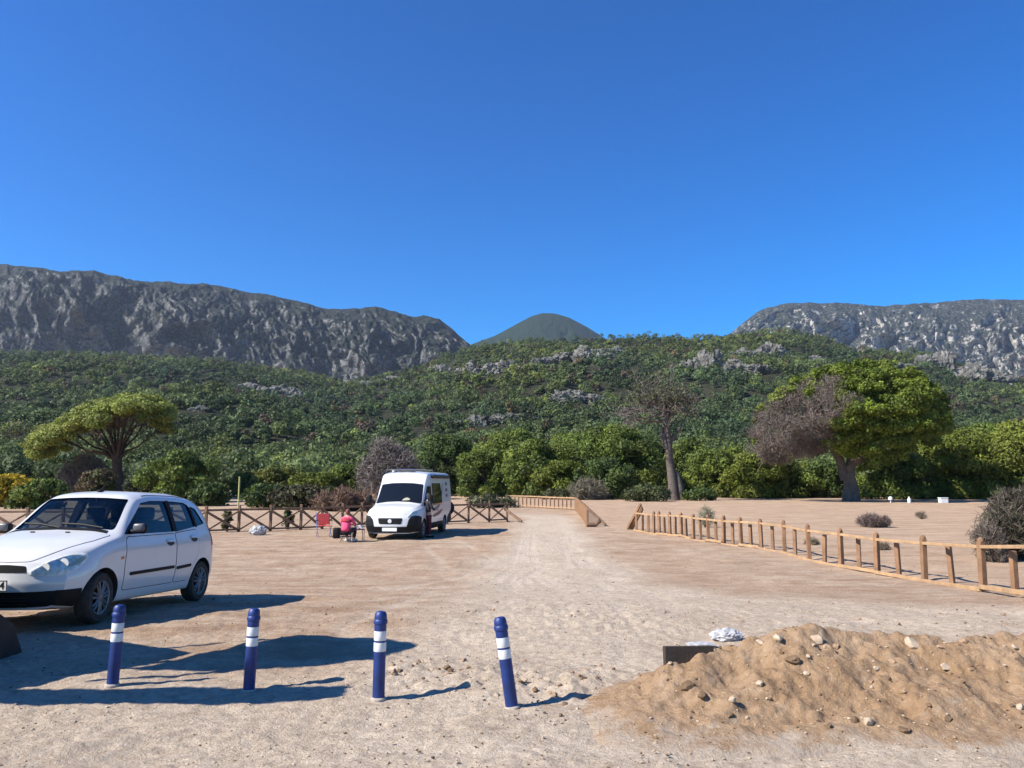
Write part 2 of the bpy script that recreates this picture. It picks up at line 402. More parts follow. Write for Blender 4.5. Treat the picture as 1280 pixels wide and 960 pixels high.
# ------------------------------------------------------------------ mountains and hills
def rock_mat(name, rock_a, rock_b, veg_a, veg_b, scale, vmin, vmax, slope=0.6, speck=False):
    global n
    m = bpy.data.materials.new(name); m.use_nodes = True; n = m.node_tree; p = n.nodes['Principled BSDF']
    ge = N('ShaderNodeNewGeometry'); P = ge.outputs['Position']
    mp = N('ShaderNodeMapping'); mp.inputs['Scale'].default_value = (1, 1, 0.8); n.links.new(P, mp.inputs['Vector']); Pv = mp.outputs[0]
    rk = mixc(remap(noise_node(scale * 1.2, 8, 0.7, Pv), 0.38, 0.62), rock_a, rock_b)
    vg = mixc(remap(noise_node(scale * 2.5, 6, 0.7, P), 0.35, 0.65), veg_a, veg_b)
    sx = N('ShaderNodeSeparateXYZ'); n.links.new(ge.outputs['Normal'], sx.inputs[0])
    q = N('ShaderNodeMath', operation='MULTIPLY_ADD'); n.links.new(sx.outputs[2], q.inputs[0]); q.inputs[1].default_value = slope; n.links.new(noise_node(scale * 1.7, 9, 0.72, P), q.inputs[2])
    c = mixc(remap(q.outputs[0], vmin, vmax), rk, vg)
    if speck:
        c = mixc(remap(noise_node(scale * 4.2, 5, 0.7, P), 0.52, 0.58, 0, 0.85), c, vg)
        c = mixc(remap(noise_node(scale * 6.0, 4, 0.7, Pv), 0.58, 0.66, 0, 0.6), c, rock_b)
    n.links.new(c, p.inputs['Base Color']); p.inputs['Roughness'].default_value = 0.95; p.inputs['Specular IOR Level'].default_value = 0.1
    bp = N('ShaderNodeBump'); bp.inputs['Strength'].default_value = 1.0; bp.inputs['Distance'].default_value = 0.25 / scale
    n.links.new(noise_node(scale * 3, 8, 0.7, P), bp.inputs['Height']); n.links.new(bp.outputs[0], p.inputs['Normal'])
    return m

def mountain(name, sky_pts, foot_pts, D_top, D_foot, m, A, sx_, sv, nx=820, nv=150, rough=10.0, seed=1, flute=1.0, pw=1.0):
    spx = [a for a, b in sky_pts]; spy = [b for a, b in sky_pts]; fpx = [a for a, b in foot_pts]; fpy = [b for a, b in foot_pts]
    px = np.linspace(spx[0], spx[-1], nx)
    top = np.interp(px, spx, spy) + 2.6 * fbm(px / 24, 0 * px, oct=6, seed=seed + 5, gain=0.62) * (1 if A > 60 else 0.3)
    ft = np.interp(px, fpx, fpy)
    v = np.linspace(0, 1.35, nv)
    PX, VV = np.meshgrid(px, v)
    vc = np.clip(VV, 0, 1)
    D = D_foot + (D_top - D_foot) * vc ** pw
    wx = 34 * fbm(PX / 70, VV * 2.2, oct=3, seed=seed + 70) * (sx_ / 100); wv = 0.16 * fbm(PX / 60 + 9, VV * 2.0, oct=3, seed=seed + 80)
    PX0 = PX; PX = PX + wx; vc0 = vc; vc = vc + wv
    but = 1 - np.abs(fbm(PX / sx_, vc * sv, oct=6, seed=seed, gain=0.55)) * 2
    but2 = 1 - np.abs(fbm(PX / (sx_ * 0.28) + 4, vc * sv * 2.2, oct=5, seed=seed + 31, gain=0.6)) * 2
    big = 0.55 + 0.9 * sstep(-0.35, 0.35, fbm(PX0 / 120, vc0 * 1.7, oct=2, seed=seed + 90))
    PX = PX0; vc = vc0
    but = but * big; but2 = but2 * (1.55 - big * 0.5)
    env = np.sin(np.clip(vc, 0, 1) * math.pi) ** 0.6
    fine = fbm(PX / 14, vc * 9, oct=5, seed=seed + 101, gain=0.6)
    led = np.abs(fbm(PX / 90 + 3, vc * 7 + 1.2 * fbm(PX / 50, vc * 2, seed=seed + 111), oct=4, seed=seed + 110, gain=0.55))
    D = D - env * (A * but + A * 0.33 * but2 + A * 0.30 * fine + A * 0.45 * led) * flute
    PYt = np.interp(PX, px, top); PYf = np.interp(PX, px, ft)
    xt, _, zt = at_v(PX, PYt, np.full_like(PX, D_top)); xf, _, zf = at_v(PX, PYf, np.full_like(PX, D_foot))
    z = zf + (zt - zf) * vc + rough * env * fbm(PX / 9, vc * 14, oct=5, seed=seed + 9)
    back = np.clip(VV - 1, 0, 1)
    D = D + back * (D_top - D_foot) * 4.0; z = z - back * (zt - zf) * 2.2
    x = (PX - 640) / F * D * 1.0 / math.cos(PITCH) * (1 - 0.0)
    u = (PX - 640.0) / F; vv = (480.0 - (PYf + (PYt - PYf) * vc)) / F
    x = u * D / (math.cos(PITCH) - vv * math.sin(PITCH))
    o = mesh_np(name, np.stack([x, D, z], -1).reshape(-1, 3), grid_faces(nv, nx), m, smooth=True)
    return tag(o, kind='structure')

M['cliff'] = rock_mat('cliff', (0.062, 0.064, 0.07), (0.23, 0.228, 0.228), (0.014, 0.019, 0.016), (0.028, 0.034, 0.026), 0.020, 0.54, 0.60, 0.24, True)
M['far_rock'] = rock_mat('far_rock', (0.27, 0.26, 0.25), (0.58, 0.555, 0.52), (0.028, 0.036, 0.032), (0.045, 0.053, 0.045), 0.013, 0.54, 0.59, 0.22, True)
M['far_wood'] = rock_mat('far_wood', (0.05, 0.055, 0.045), (0.085, 0.09, 0.075), (0.008, 0.019, 0.008), (0.016, 0.031, 0.013), 0.03, 0.35, 0.50, 0.5, True)
mountain('cliff_mountain', [(-420, 318), (-200, 326), (-60, 331), (0, 330), (50, 336), (85, 340), (120, 341), (170, 350), (215, 354), (270, 357), (330, 369), (375, 377), (410, 386), (440, 386), (470, 384), (500, 392), (515, 396), (530, 394), (550, 401), (570, 416), (590, 434), (612, 452), (640, 480)],
         [(-420, 470), (0, 470), (200, 480), (330, 492), (420, 500), (640, 505)], 2250, 1850, M['cliff'], 105, 120, 1.5, rough=11, seed=4, pw=1.7)
mountain('peak', [(440, 470), (520, 452), (585, 432), (620, 419), (648, 403), (664, 395), (678, 391), (694, 392), (712, 397), (735, 409), (757, 423), (800, 438), (880, 460)],
         [(440, 520), (880, 520)], 3900, 3200, M['far_wood'], 45, 90, 0.7, nx=420, nv=100, rough=8, seed=14)
mountain('bare_mountain', [(840, 470), (890, 430), (912, 418), (930, 402), (945, 391), (960, 384), (985, 379), (1030, 378), (1070, 379), (1100, 382), (1150, 381), (1185, 377), (1225, 374), (1280, 375), (1340, 370), (1440, 380), (1600, 372), (1750, 380)],
         [(840, 520), (1750, 520)], 3300, 2650, M['far_rock'], 130, 100, 1.8, rough=15, seed=24, pw=1.3)

# the wooded hill: a crest line and slopes down to the plain
hs_px = [-500, -200, 0, 100, 180, 260, 330, 380, 430, 480, 530, 560, 600, 640, 700, 760, 800, 840, 880, 920, 960, 1000, 1040, 1060, 1080, 1130, 1180, 1220, 1280, 1400, 1600, 1800]
hs_py = [452, 450, 446, 446, 450, 456, 464, 472, 482, 474, 460, 447, 437, 432, 430, 427, 424, 424, 425, 423, 419, 419, 424, 433, 440, 443, 446, 462, 476, 482, 470, 470]
Y0, YC = 150.0, 920.0
def hill_z(x, y):
    x = np.asarray(x, float); y = np.asarray(y, float)
    px = 640 + F * x / np.maximum(y, 1) * 1.01
    t = np.clip((y - Y0) / (YC - Y0), 0, 1.6)
    zc = at_v(px, np.interp(px, hs_px, hs_py), np.full_like(px, YC))[2]
    prof = np.where(t < 1, t ** 1.25, 1 - (t - 1) * 0.8)
    rid = fbm(x / 170, y / 170, oct=4, seed=41) * 24 * np.sin(np.clip(t, 0, 1) * math.pi) + 5 * fbm(x / 40, y / 40, oct=3, seed=43) * sstep(0.0, 0.2, t) * (1 - sstep(0.9, 1.0, t))
    return np.where(y < Y0, 0, 0.4 + prof * zc + rid) - 1.2 * (1 - sstep(Y0, Y0 + 20, y))
th = np.linspace(-1.25, 1.25, 520); dd = Y0 + (1400 - Y0) * np.linspace(0, 1, 300) ** 1.25
TT, DDm = np.meshgrid(th, dd)
HX = TT * DDm; HY = DDm; HZ = hill_z(HX, HY)
M['hill'] = rock_mat('hill', (0.09, 0.08, 0.066), (0.19, 0.172, 0.15), (0.024, 0.032, 0.018), (0.055, 0.054, 0.034), 0.05, 0.46, 0.60, 0.22)
tag(mesh_np('hills', np.stack([HX, HY, HZ], -1).reshape(-1, 3), grid_faces(300, 520), M['hill'], smooth=True), kind='structure')

def leafcloud(rng, C, Rr, cnt, size, colors, squash=0.8, bias=1.2, shell=0.55, elong=1.5, up=0.0, cvar=0.18, down_cut=-1.0):
    """many small leaf sprays spread through puffs; C centres, Rr radii; returns verts, faces, colours"""
    C = np.asarray(C, float); Rr = np.broadcast_to(np.asarray(Rr, float), (len(C),)); cnt = np.broadcast_to(np.asarray(cnt), (len(C),))
    idx = np.repeat(np.arange(len(C)), cnt); m = len(idx)
    d = rng.normal(size=(m, 3)); d /= np.linalg.norm(d, axis=1, keepdims=True)
    fl = d[:, 2] < down_cut; d[fl, 2] *= -1
    rad = (shell + (1 - shell) * rng.random(m) ** 0.6) * (1 + 0.12 * rng.normal(size=m))
    p = C[idx] + d * (rad * Rr[idx])[:, None] * np.array([1, 1, squash])
    nrm = d * bias + rng.normal(size=(m, 3)) * 0.6 + np.array([0, 0, up]); nrm /= np.linalg.norm(nrm, axis=1, keepdims=True)
    t = np.cross(nrm, rng.normal(size=(m, 3))); t /= np.linalg.norm(t, axis=1, keepdims=True) + 1e-9
    b = np.cross(nrm, t)
    s = size * (0.6 + 0.8 * rng.random(m))
    a = t * (s * elong * 0.5)[:, None]; e = b * (s * 0.5)[:, None]
    V = np.stack([p - a - e * 0.6, p + a * 0.2 - e, p + a + e * 0.5, p - a * 0.3 + e], 1).reshape(-1, 3)
    Fq = np.arange(m * 4).reshape(-1, 4)
    colors = np.asarray(colors, float)
    pc = colors[rng.integers(0, len(colors), len(C))] * (1 + cvar * rng.normal(size=(len(C), 1)))
    lc = pc[idx] * (1 + 0.16 * rng.normal(size=(m, 1))); lc = np.clip(lc, 0.01, 0.6)
    return V, Fq, np.repeat(lc, 4, axis=0)

GREEN = [(0.045, 0.075, 0.022), (0.06, 0.09, 0.026), (0.05, 0.085, 0.02), (0.038, 0.06, 0.024)]
rng = np.random.default_rng(5)
# spots of bare rock on the wooded hill (x over depth, depth)
outcrop_px = [(722, 447, 55, 9), (765, 441, 30, 6), (625, 460, 30, 10), (585, 463, 14, 8), (508, 452, 14, 6), (548, 462, 12, 6), (880, 455, 52, 13), (960, 440, 40, 9), (930, 462, 30, 8), (720, 497, 40, 8), (690, 500, 16, 6), (590, 530, 40, 8),
              (640, 522, 26, 6), (345, 490, 45, 8), (300, 488, 18, 6), (1195, 462, 42, 14), (1230, 470, 40, 10), (60, 505, 22, 5), (480, 478, 25, 6), (1120, 458, 22, 6), (1010, 450, 22, 6), (250, 512, 12, 4), (560, 505, 12, 4)]
def hill_hit(px, py):
    x, y, z = ray(px, py); D = np.linspace(Y0, 1100, 900)
    X = x / y * D; Zr = EYE + z / y * D; h = hill_z(X, D)
    k = np.argmax(Zr < h)
    return (X[k], D[k], h[k]) if (Zr < h).any() else None
M['outcrop'] = rock_mat('outcrop', (0.10, 0.098, 0.094), (0.29, 0.275, 0.255), (0.03, 0.045, 0.02), (0.06, 0.075, 0.035), 0.10, 0.58, 0.72, 0.20)
spots = []
def boulder(seed, sub=4, amp=0.35, fr=1.6):
    bm = bmesh.new(); bmesh.ops.create_icosphere(bm, subdivisions=sub, radius=1.0)
    V = np.array([q.co[:] for q in bm.verts]); Fc = np.array([[l.index for l in f.verts] for f in bm.faces]); bm.free()
    d = fbm(V[:, 0] * fr, V[:, 1] * fr, V[:, 2] * fr, oct=4, seed=seed)
    rr = 1 + amp * d + amp * 0.6 * (np.abs(fbm(V[:, 0] * fr * 2, V[:, 1] * fr * 2, V[:, 2] * fr * 2, oct=3, seed=seed + 7)) - 0.25)
    return V * rr[:, None], Fc
for i, (px, py, wpx, hpx) in enumerate(outcrop_px):
    h = hill_hit(px, py + hpx * 0.5)
    if h is None: continue
    X, D, Z = h; sx = wpx / F * D; sz = hpx / F * D * 1.3
    spots.append((X, D, sx * 1.05, max(sx * 0.8, sz * 1.6)))
    Vs, Fs = [], []; k = 0; nb = max(3, int(wpx / 7))
    for j in range(nb):
        V, Fc = boulder(100 + i * 17 + j, 5, 0.75, 1.7)
        q = (j + 0.5) / nb * 2 - 1 + rng.normal() * 0.12
        s = np.array([sx / nb * 1.7, sx / nb * 1.3, sz * (0.55 + 0.6 * rng.random()) * (1 - 0.35 * q * q)])
        xx = X + q * sx * 0.9; yy = D + rng.normal() * sx * 0.18
        Vs.append(V * s + np.array([xx, yy, hill_z(xx, yy) + sz * 0.15])); Fs.append(Fc + k); k += len(V)
    tag(mesh_np('rock_outcrop', np.concatenate(Vs), np.concatenate(Fs), M['outcrop']), kind='structure')

# forest over the hill: too many to count, one mass
cand_n = 18500
yy = Y0 - 42 + (YC + 102 - Y0) * rng.random(cand_n) ** 0.75
xx = (rng.random(cand_n) * 2 - 1) * 0.98 * yy
dens = fbm(xx / 60, yy / 60, oct=4, seed=51)
keep = (dens > -0.50) | (rng.random(cand_n) < 0.55)
for X, D, sx, sy in spots:
    keep &= ~(((xx - X) / sx) ** 2 + ((yy - (D - sy * 0.45)) / sy) ** 2 < 0.85)
xx, yy, dens = xx[keep], yy[keep], dens[keep]
zz = np.where(yy < Y0, G(xx, yy), hill_z(xx, yy))
rad = (1.5 + 3.4 * rng.random(len(xx)) ** 2.2) * np.interp(yy, [150, 900], [0.9, 1.15])
tint = fbm(xx / 90, yy / 90, oct=3, seed=55)
Vs, Fs, Cs = [], [], []; k = 0
for lo, hi, puffs, cnt, sz in ((0, 260, 5, 60, 0.44), (260, 450, 4, 44, 0.64), (450, 2000, 3, 34, 0.92)):
    sel = (yy >= lo) & (yy < hi); q = np.nonzero(sel)[0]
    if not len(q): continue
    ids = np.repeat(q, puffs); m = len(ids)
    off = rng.normal(size=(m, 3)) * np.array([0.42, 0.42, 0.33])
    rr = rad[ids]
    C = np.stack([xx[ids], yy[ids], zz[ids] + rr * 0.85], 1) + off * rr[:, None]
    V, Fq, Cc = leafcloud(rng, C, rr * 0.62, cnt, sz, [(1, 1, 1)], squash=0.9, bias=1.5, shell=0.8, cvar=0.10, down_cut=-0.3)
    tone = np.stack([0.088 + 0.050 * tint, 0.118 + 0.045 * tint, 0.042 + 0.0 * tint], 1) * (1 + 0.24 * rng.normal(size=(len(tint), 1)))
    tone *= (1 + 0.55 * fbm(xx / 34, yy / 28, oct=3, seed=57))[:, None]
    brown = rng.random(len(tint)) < 0.05; tone[brown] = (0.10, 0.075, 0.05)
    yel = rng.random(len(tint)) < 0.12; tone[yel] = tone[yel] * np.array([1.6, 1.45, 1.0])
    tc = np.repeat(tone[ids], cnt * 4, axis=0)
    Vs.append(V); Fs.append(Fq + k); Cs.append(np.clip(tc * np.clip(Cc * 1.0, 0.4, 0.6) / 0.6 * 1.0, 0.008, 0.4)); k += len(V)
tag(mesh_np('hill_forest', np.concatenate(Vs), np.concatenate(Fs), M['leaf'], col=np.concatenate(Cs)), 'dark green wood covering the hill below the cliffs', None, kind='stuff')

# ------------------------------------------------------------------ trees and shrubs on the plain
def limbs_to(mb, base, pts, r0, rng, sag=0.15, rt=0.02):
    for q in pts:
        a = Vector(base); b = Vector(q); m_ = a.lerp(b, 0.5) + Vector((rng.normal() * 0.06, rng.normal() * 0.06, -sag * 0.3)) * (b - a).length
        mb.tube([a, a.lerp(m_, 0.55), m_, b], [r0, r0 * 0.75, r0 * 0.5, rt], n=6)

def round_tree(px, D, top_py, half_px, label, name='pine_tree', cat='tree', group=None, cols=GREEN, leaf=0.15, base_py=None, seed=0, dens=1.0, bare=0.0, low=0.0, bias=1.1, flat=0.85):
    rg = np.random.default_rng(seed + abs(int(px)) * 7 + int(D))
    X = (px - 640) / F * D * math.cos(PITCH); gz = g1(X, D)
    H = at(px, top_py, D)[2] - gz; W = half_px / F * D
    t = thing(name, label, cat, (X, D, gz - 0.05), group=group)
    npf = int(34 + 26 * dens)
    d = rg.normal(size=(npf, 3)); d /= np.linalg.norm(d, axis=1, keepdims=True); d[:, 2] = np.where(d[:, 2] < -0.8, -d[:, 2], d[:, 2])
    rr = 0.38 + 0.58 * rg.random(npf) ** 0.6
    ch = H * (1 - low) / 2
    W *= 1.02; C = d * rr[:, None] * np.array([W, W * 0.9, ch]) + np.array([0, 0, H * low + ch])
    C[:, :2] *= (1.15 - 0.4 * np.clip((C[:, 2:3] / H - 0.45), 0, 1))
    pr = (0.10 + 0.12 * rg.random(npf)) * (W + ch)
    C[:, 2] = np.minimum(C[:, 2], H - pr * flat)
    C[:, 2] = np.maximum(C[:, 2], pr * 0.55)
    k_ = 14; a_ = rg.random(k_) * 6.283; r_ = W * (0.4 + 0.55 * rg.random(k_)); ps = (0.14 + 0.08 * rg.random(k_)) * (W + ch)
    C = np.concatenate([C, np.stack([np.cos(a_) * r_, np.sin(a_) * r_, ps * 0.65], 1)]); pr = np.concatenate([pr, ps])
    cnt = np.maximum(20, (pr ** 2 * 16 / leaf ** 2 * 0.36 * dens)).astype(int)
    V, Fq, cc = leafcloud(rg, C, pr, cnt, leaf, cols, squash=flat, bias=bias, shell=0.45, down_cut=-0.7, elong=2.1)
    mesh_np('crown', V, Fq, M['leaf'], t, col=cc)
    mb = MB(); r0 = 0.025 * H + 0.04
    mid = Vector((rg.normal() * 0.1, rg.normal() * 0.1, H * 0.45))
    mb.tube([(0, 0, -0.2), (0.02 * H, 0, H * 0.2), mid, (0, 0, H * 0.8)], [r0 * 1.25, r0, r0 * 0.7, r0 * 0.2], n=8)
    for j in rg.integers(0, npf, 9): limbs_to(mb, (0, 0, H * (0.2 + 0.3 * rg.random())), [C[j]], r0 * 0.45, rg)
    mb.build('trunk', M['bark'], t, smooth=60)
    return t

def sprays(rg, C, Rr, cnt, length, wid, colors, up=0.3):
    """thin dry twigs radiating in puffs"""
    C = np.asarray(C, float); Rr = np.broadcast_to(np.asarray(Rr, float), (len(C),)); cnt = np.broadcast_to(np.asarray(cnt), (len(C),))
    idx = np.repeat(np.arange(len(C)), cnt); m = len(idx)
    d = rg.normal(size=(m, 3)); d /= np.linalg.norm(d, axis=1, keepdims=True)
    p = C[idx] + d * (Rr[idx] * (0.3 + 0.7 * rg.random(m)))[:, None]
    t = d * 0.8 + rg.normal(size=(m, 3)) * 0.7 + np.array([0, 0, up]); t /= np.linalg.norm(t, axis=1, keepdims=True)
    b = np.cross(t, rg.normal(size=(m, 3))); b /= np.linalg.norm(b, axis=1, keepdims=True) + 1e-9
    L = length * (0.5 + rg.random(m)); a = t * L[:, None] * 0.5; e = b * wid * 0.5
    V = np.stack([p - a - e, p - a + e, p + a + e * 0.4, p + a - e * 0.4], 1).reshape(-1, 3)
    colors = np.asarray(colors, float); c = colors[rg.integers(0, len(colors), m)] * (1 + 0.2 * rg.normal(size=(m, 1)))
    return V, np.arange(m * 4).reshape(-1, 4), np.repeat(np.clip(c, 0.01, 0.6), 4, axis=0)

def shrub(px, D, top_py, half_px, label, cols, name='shrub', cat='shrub', group=None, leaf=0.16, seed=0, twig=False, dens=1.0, z=None, depth=1.0):
    rg = np.random.default_rng(seed + abs(int(px)) * 11 + int(D))
    X = (px - 640) / F * D * math.cos(PITCH); gz = g1(X, D) if z is None else z
    H = max(0.25, at(px, top_py, D)[2] - gz); W = half_px / F * D
    t = thing(name, label, cat, (X, D, gz - 0.03), group=group)
    npf = int(18 * dens + 8)
    a = rg.random(npf) * 6.283; r = rg.random(npf) ** 0.5
    C = np.stack([np.cos(a) * r * W * 0.85, np.sin(a) * r * W * 0.8 * depth, H * (0.2 + 0.62 * rg.random(npf) * (1 - 0.55 * r * r))], 1)
    pr = (0.16 + 0.14 * rg.random(npf)) * min(W, H) + 0.10 * H
    C[:, 2] = np.minimum(C[:, 2], H - pr * 0.8)
    if twig:
        V, Fq, cc = sprays(rg, C, pr * 1.2, (90 * dens * np.ones(npf)).astype(int), leaf * 4.5, leaf * 0.35, cols)
        mesh_np('twigs', V, Fq, M['twig'], t, col=cc)
    else:
        cnt = np.maximum(25, (pr ** 2 * 13 / leaf ** 2 * 0.45)).astype(int)
        V, Fq, cc = leafcloud(rg, C, pr, cnt, leaf, cols, bias=0.9, shell=0.4)
        mesh_np('foliage', V, Fq, M['leaf'], t, col=cc)
    mb = MB()
    for j in range(min(npf, 9)): mb.tube([(rg.normal() * 0.04, rg.normal() * 0.04, -0.1), C[j] * np.array([0.5, 0.5, 0.55]), C[j]], [0.02 * H + 0.006, 0.012 * H + 0.005, 0.005], n=5)
    mb.build('stem', M['bark'], t)
    return t

YG = [(0.1383, 0.1679, 0.0265), (0.1202, 0.1505, 0.0244), (0.1563, 0.1795, 0.0326)]
PINE = [(0.1158, 0.1575, 0.0298), (0.1, 0.1387, 0.0275), (0.1382, 0.1764, 0.0344), (0.0842, 0.1184, 0.0298)]
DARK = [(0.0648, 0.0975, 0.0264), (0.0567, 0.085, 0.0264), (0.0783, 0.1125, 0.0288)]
GREYB = [(0.1615, 0.1377, 0.1242), (0.1235, 0.102, 0.0918), (0.19, 0.1683, 0.1566)]

# umbrella pine on the left
def umbrella_pine():
    D = 85.0; px0 = 147; rg = np.random.default_rng(77)
    b = at(px0, 615, D); gz = g1(b[0], D)
    t = thing('umbrella_pine', 'lone umbrella pine with wide yellow green parasol crown behind the white car', 'tree', (b[0], D, gz))
    def loc(px, py, dy=0.0):
        q = at(px, py, D + dy); return np.array((q[0] - b[0], dy, q[2] - gz))
    C, pr = [], []
    top = [(40, 552), (50, 540), (64, 529), (80, 520), (97, 512), (113, 504), (130, 499), (148, 495), (165, 493), (182, 494), (198, 499), (210, 505)]
    for i in range(330):
        f = rg.random() * (len(top) - 1); k = int(f); q = f - k
        px = top[k][0] * (1 - q) + top[k + 1][0] * q; py = top[k][1] * (1 - q) + top[k + 1][1] * q
        span = 6.8 * math.sqrt(max(0.05, 1 - ((px - 128) / 98) ** 2))
        dy = (rg.random() * 2 - 1) * span
        drop = 16 * (dy / 7.5) ** 2 + abs(rg.normal()) * 7
        C.append(loc(px, py + drop + 3, dy)); pr.append(0.62 + 0.5 * rg.random())
    for i in range(14):
        C.append(loc(206 + rg.normal() * 7, 533 + rg.normal() * 4, rg.normal() * 1.4)); pr.append(0.5 + 0.3 * rg.random())
    for i in range(20):
        C.append(loc(56 + rg.normal() * 12, 556 + rg.normal() * 6, rg.normal() * 2.0)); pr.append(0.5 + 0.3 * rg.random())
    C = np.array(C); pr = np.array(pr)
    V, Fq, cc = leafcloud(rg, C, pr, (pr ** 2 * 420).astype(int), 0.16, [(0.205, 0.24, 0.05), (0.175, 0.21, 0.045), (0.23, 0.255, 0.06)], squash=0.62, bias=1.0, shell=0.4, up=0.3)
    mesh_np('crown', V, Fq, M['leaf'], t, col=cc)
    mb = MB()
    fork = loc(146, 571)
    mb.tube([loc(147, 622), loc(148, 600), loc(146.5, 585), fork], [0.70, 0.55, 0.48, 0.5], n=12)
    ends = [(60, 540, -1), (80, 530, 2), (95, 522, -2.5), (110, 512, 1), (125, 508, -3), (140, 504, 3), (150, 502, -1), (165, 502, 2), (178, 503, -2), (195, 508, 1), (206, 530, 0), (70, 545, 0), (105, 520, 4), (160, 506, -4.5), (130, 510, 4.5), (185, 508, 3)]
    for px, py, dy in ends:
        e = loc(px, py, dy); m1 = fork * 0.55 + e * 0.45 + np.array([0, 0, -0.5 if abs(px - 147) > 45 else 0.1])
        mb.tube([fork + np.array([0, 0, -0.4]), fork * 0.8 + e * 0.2 + np.array([0, 0, -0.1]), m1, e], [0.22, 0.15, 0.09, 0.03], n=7)
        for s in range(5):
            q = m1 * (1 - s / 6) + e * (s / 6); g_ = e + np.array([rg.normal() * 1.5, rg.normal() * 1.5, 0.2 + 0.5 * rg.random()])
            mb.tube([q, q * 0.5 + g_ * 0.5 + np.array([0, 0, -0.15]), g_], [0.05, 0.035, 0.015], n=5)
    mb.build('trunk', M['bark'], t, smooth=60)
    V, Fq, cc = sprays(rg, np.array([loc(100 + 80 * rg.random(), 524 + rg.normal() * 7, rg.normal() * 2.5) for i in range(40)]), 1.0, 40, 0.8, 0.045, [(0.13, 0.095, 0.08), (0.10, 0.075, 0.065)])
    mesh_np('dry_twigs', V, Fq, M['twig'], t, col=cc)
umbrella_pine()

def old_pine():
    D = 75.0; px0 = 1064; rg = np.random.default_rng(78)
    b = at(px0, 625, D); gz = g1(b[0], D)
    t = thing('pine_tree', 'great domed pine with half its crown dead and grey brown', 'tree', (b[0], D, gz))
    def loc(px, py, dy=0.0):
        q = at(px, py, D + dy); return np.array((q[0] - b[0], dy, q[2] - gz))
    dome = [(935, 562), (938, 535), (950, 508), (972, 486), (995, 470), (1025, 456), (1060, 448), (1095, 447), (1130, 455), (1158, 470), (1178, 492), (1190, 520), (1186, 545), (1165, 562), (1130, 574), (1100, 588), (1078, 588), (1055, 568), (1030, 562), (1000, 574), (965, 577)]
    dead = [(925, 590), (930, 530), (955, 508), (984, 495), (1003, 487), (1020, 472), (1042, 470), (1058, 484), (1064, 506), (1040, 520), (1040, 545), (1030, 590)]
    def inside(p, poly):
        c_ = False
        for i in range(len(poly)):
            (x1, y1), (x2, y2) = poly[i - 1], poly[i]
            if (y1 > p[1]) != (y2 > p[1]) and p[0] < (x2 - x1) * (p[1] - y1) / (y2 - y1) + x1: c_ = not c_
        return c_
    def edge_d(p, poly):
        best = 1e9
        for i in range(len(poly)):
            a_ = np.array(poly[i - 1], float); b_ = np.array(poly[i], float); d_ = b_ - a_; t_ = np.clip(((p - a_) @ d_) / (d_ @ d_), 0, 1); best = min(best, np.linalg.norm(p - a_ - t_ * d_))
        return best
    C, pr, C2, pr2 = [], [], [], []
    while len(C) + len(C2) < 560:
        p_ = np.array((930 + 265 * rg.random(), 444 + 148 * rg.random()))
        if not inside(p_, dome): continue
        e_ = edge_d(p_, dome); dp = 7.5 * math.sqrt(min(1, e_ / 62.0)) + 0.3
        f_ = (1 if rg.random() < 0.25 else -1) * (0.55 + 0.45 * rg.random()) if rg.random() < 0.75 else rg.random() * 2 - 1
        r_ = min(0.45 + 0.5 * rg.random(), 0.32 + e_ / F * D)
        q_ = loc(p_[0], p_[1], dp * f_)
        if inside(p_ + rg.normal(size=2) * 10, dead): C2.append(q_); pr2.append(r_ + 0.15)
        elif p_[1] > 545 and rg.random() < 0.35: continue
        else: C.append(q_); pr.append(r_)
    C = np.array(C); pr = np.array(pr)
    V, Fq, cc = leafcloud(rg, C, pr, (pr ** 2 * 470).astype(int) + 40, 0.15, [(0.13, 0.172, 0.022), (0.108, 0.15, 0.022), (0.15, 0.19, 0.03)], squash=0.72, bias=1.0, shell=0.4, up=0.25)
    mesh_np('crown', V, Fq, M['leaf'], t, col=cc)
    V, Fq, cc = sprays(rg, np.array(C2), np.array(pr2), 150, 0.40, 0.034, [(0.125, 0.102, 0.09), (0.09, 0.073, 0.064), (0.16, 0.135, 0.12), (0.14, 0.10, 0.078)])
    mesh_np('dead_crown', V, Fq, M['twig'], t, col=cc)
    mb = MB(); fork = loc(1062, 582)
    mb.tube([loc(1064, 632), loc(1064, 610), loc(1061, 596), fork], [0.92, 0.70, 0.58, 0.52], n=12)
    mb.tube([loc(1056, 600), loc(1050, 575), loc(1040, 556), loc(1030, 530)], [0.42, 0.4, 0.3, 0.18], n=9)
    for px, py, dy in ((1100, 520, 0), (1130, 500, 2), (1150, 525, -2), (1085, 480, 1), (1110, 470, -2), (1070, 475, 3), (1165, 505, 0), (1120, 545, -3), (1090, 555, -2)):
        e = loc(px, py, dy); mb.tube([fork, fork * .6 + e * .4 + np.array([0, 0, -0.3]), e], [0.36, 0.22, 0.06], n=7)
    f2 = loc(1042, 560)
    for px, py, dy in ((950, 545, -1), (965, 530, 1), (985, 510, -2), (1000, 495, 2), (1020, 490, -1), (975, 555, -3), (945, 560, 0), (1010, 520, -4), (1030, 480, 1)):
        e = loc(px, py, dy); m1 = f2 * .5 + e * .5 + np.array([0, 0, 0.3]); mb.tube([f2, m1, e], [0.22, 0.14, 0.03], n=6)
        for s in range(6):
            g_ = e + rg.normal(size=3) * 1.1; q = m1 * 0.4 + e * 0.6; mb.tube([q, (q + g_) / 2, g_], [0.06, 0.04, 0.015], n=4)
    mb.build('trunk', M['bark_pale'], t, smooth=60)
old_pine()

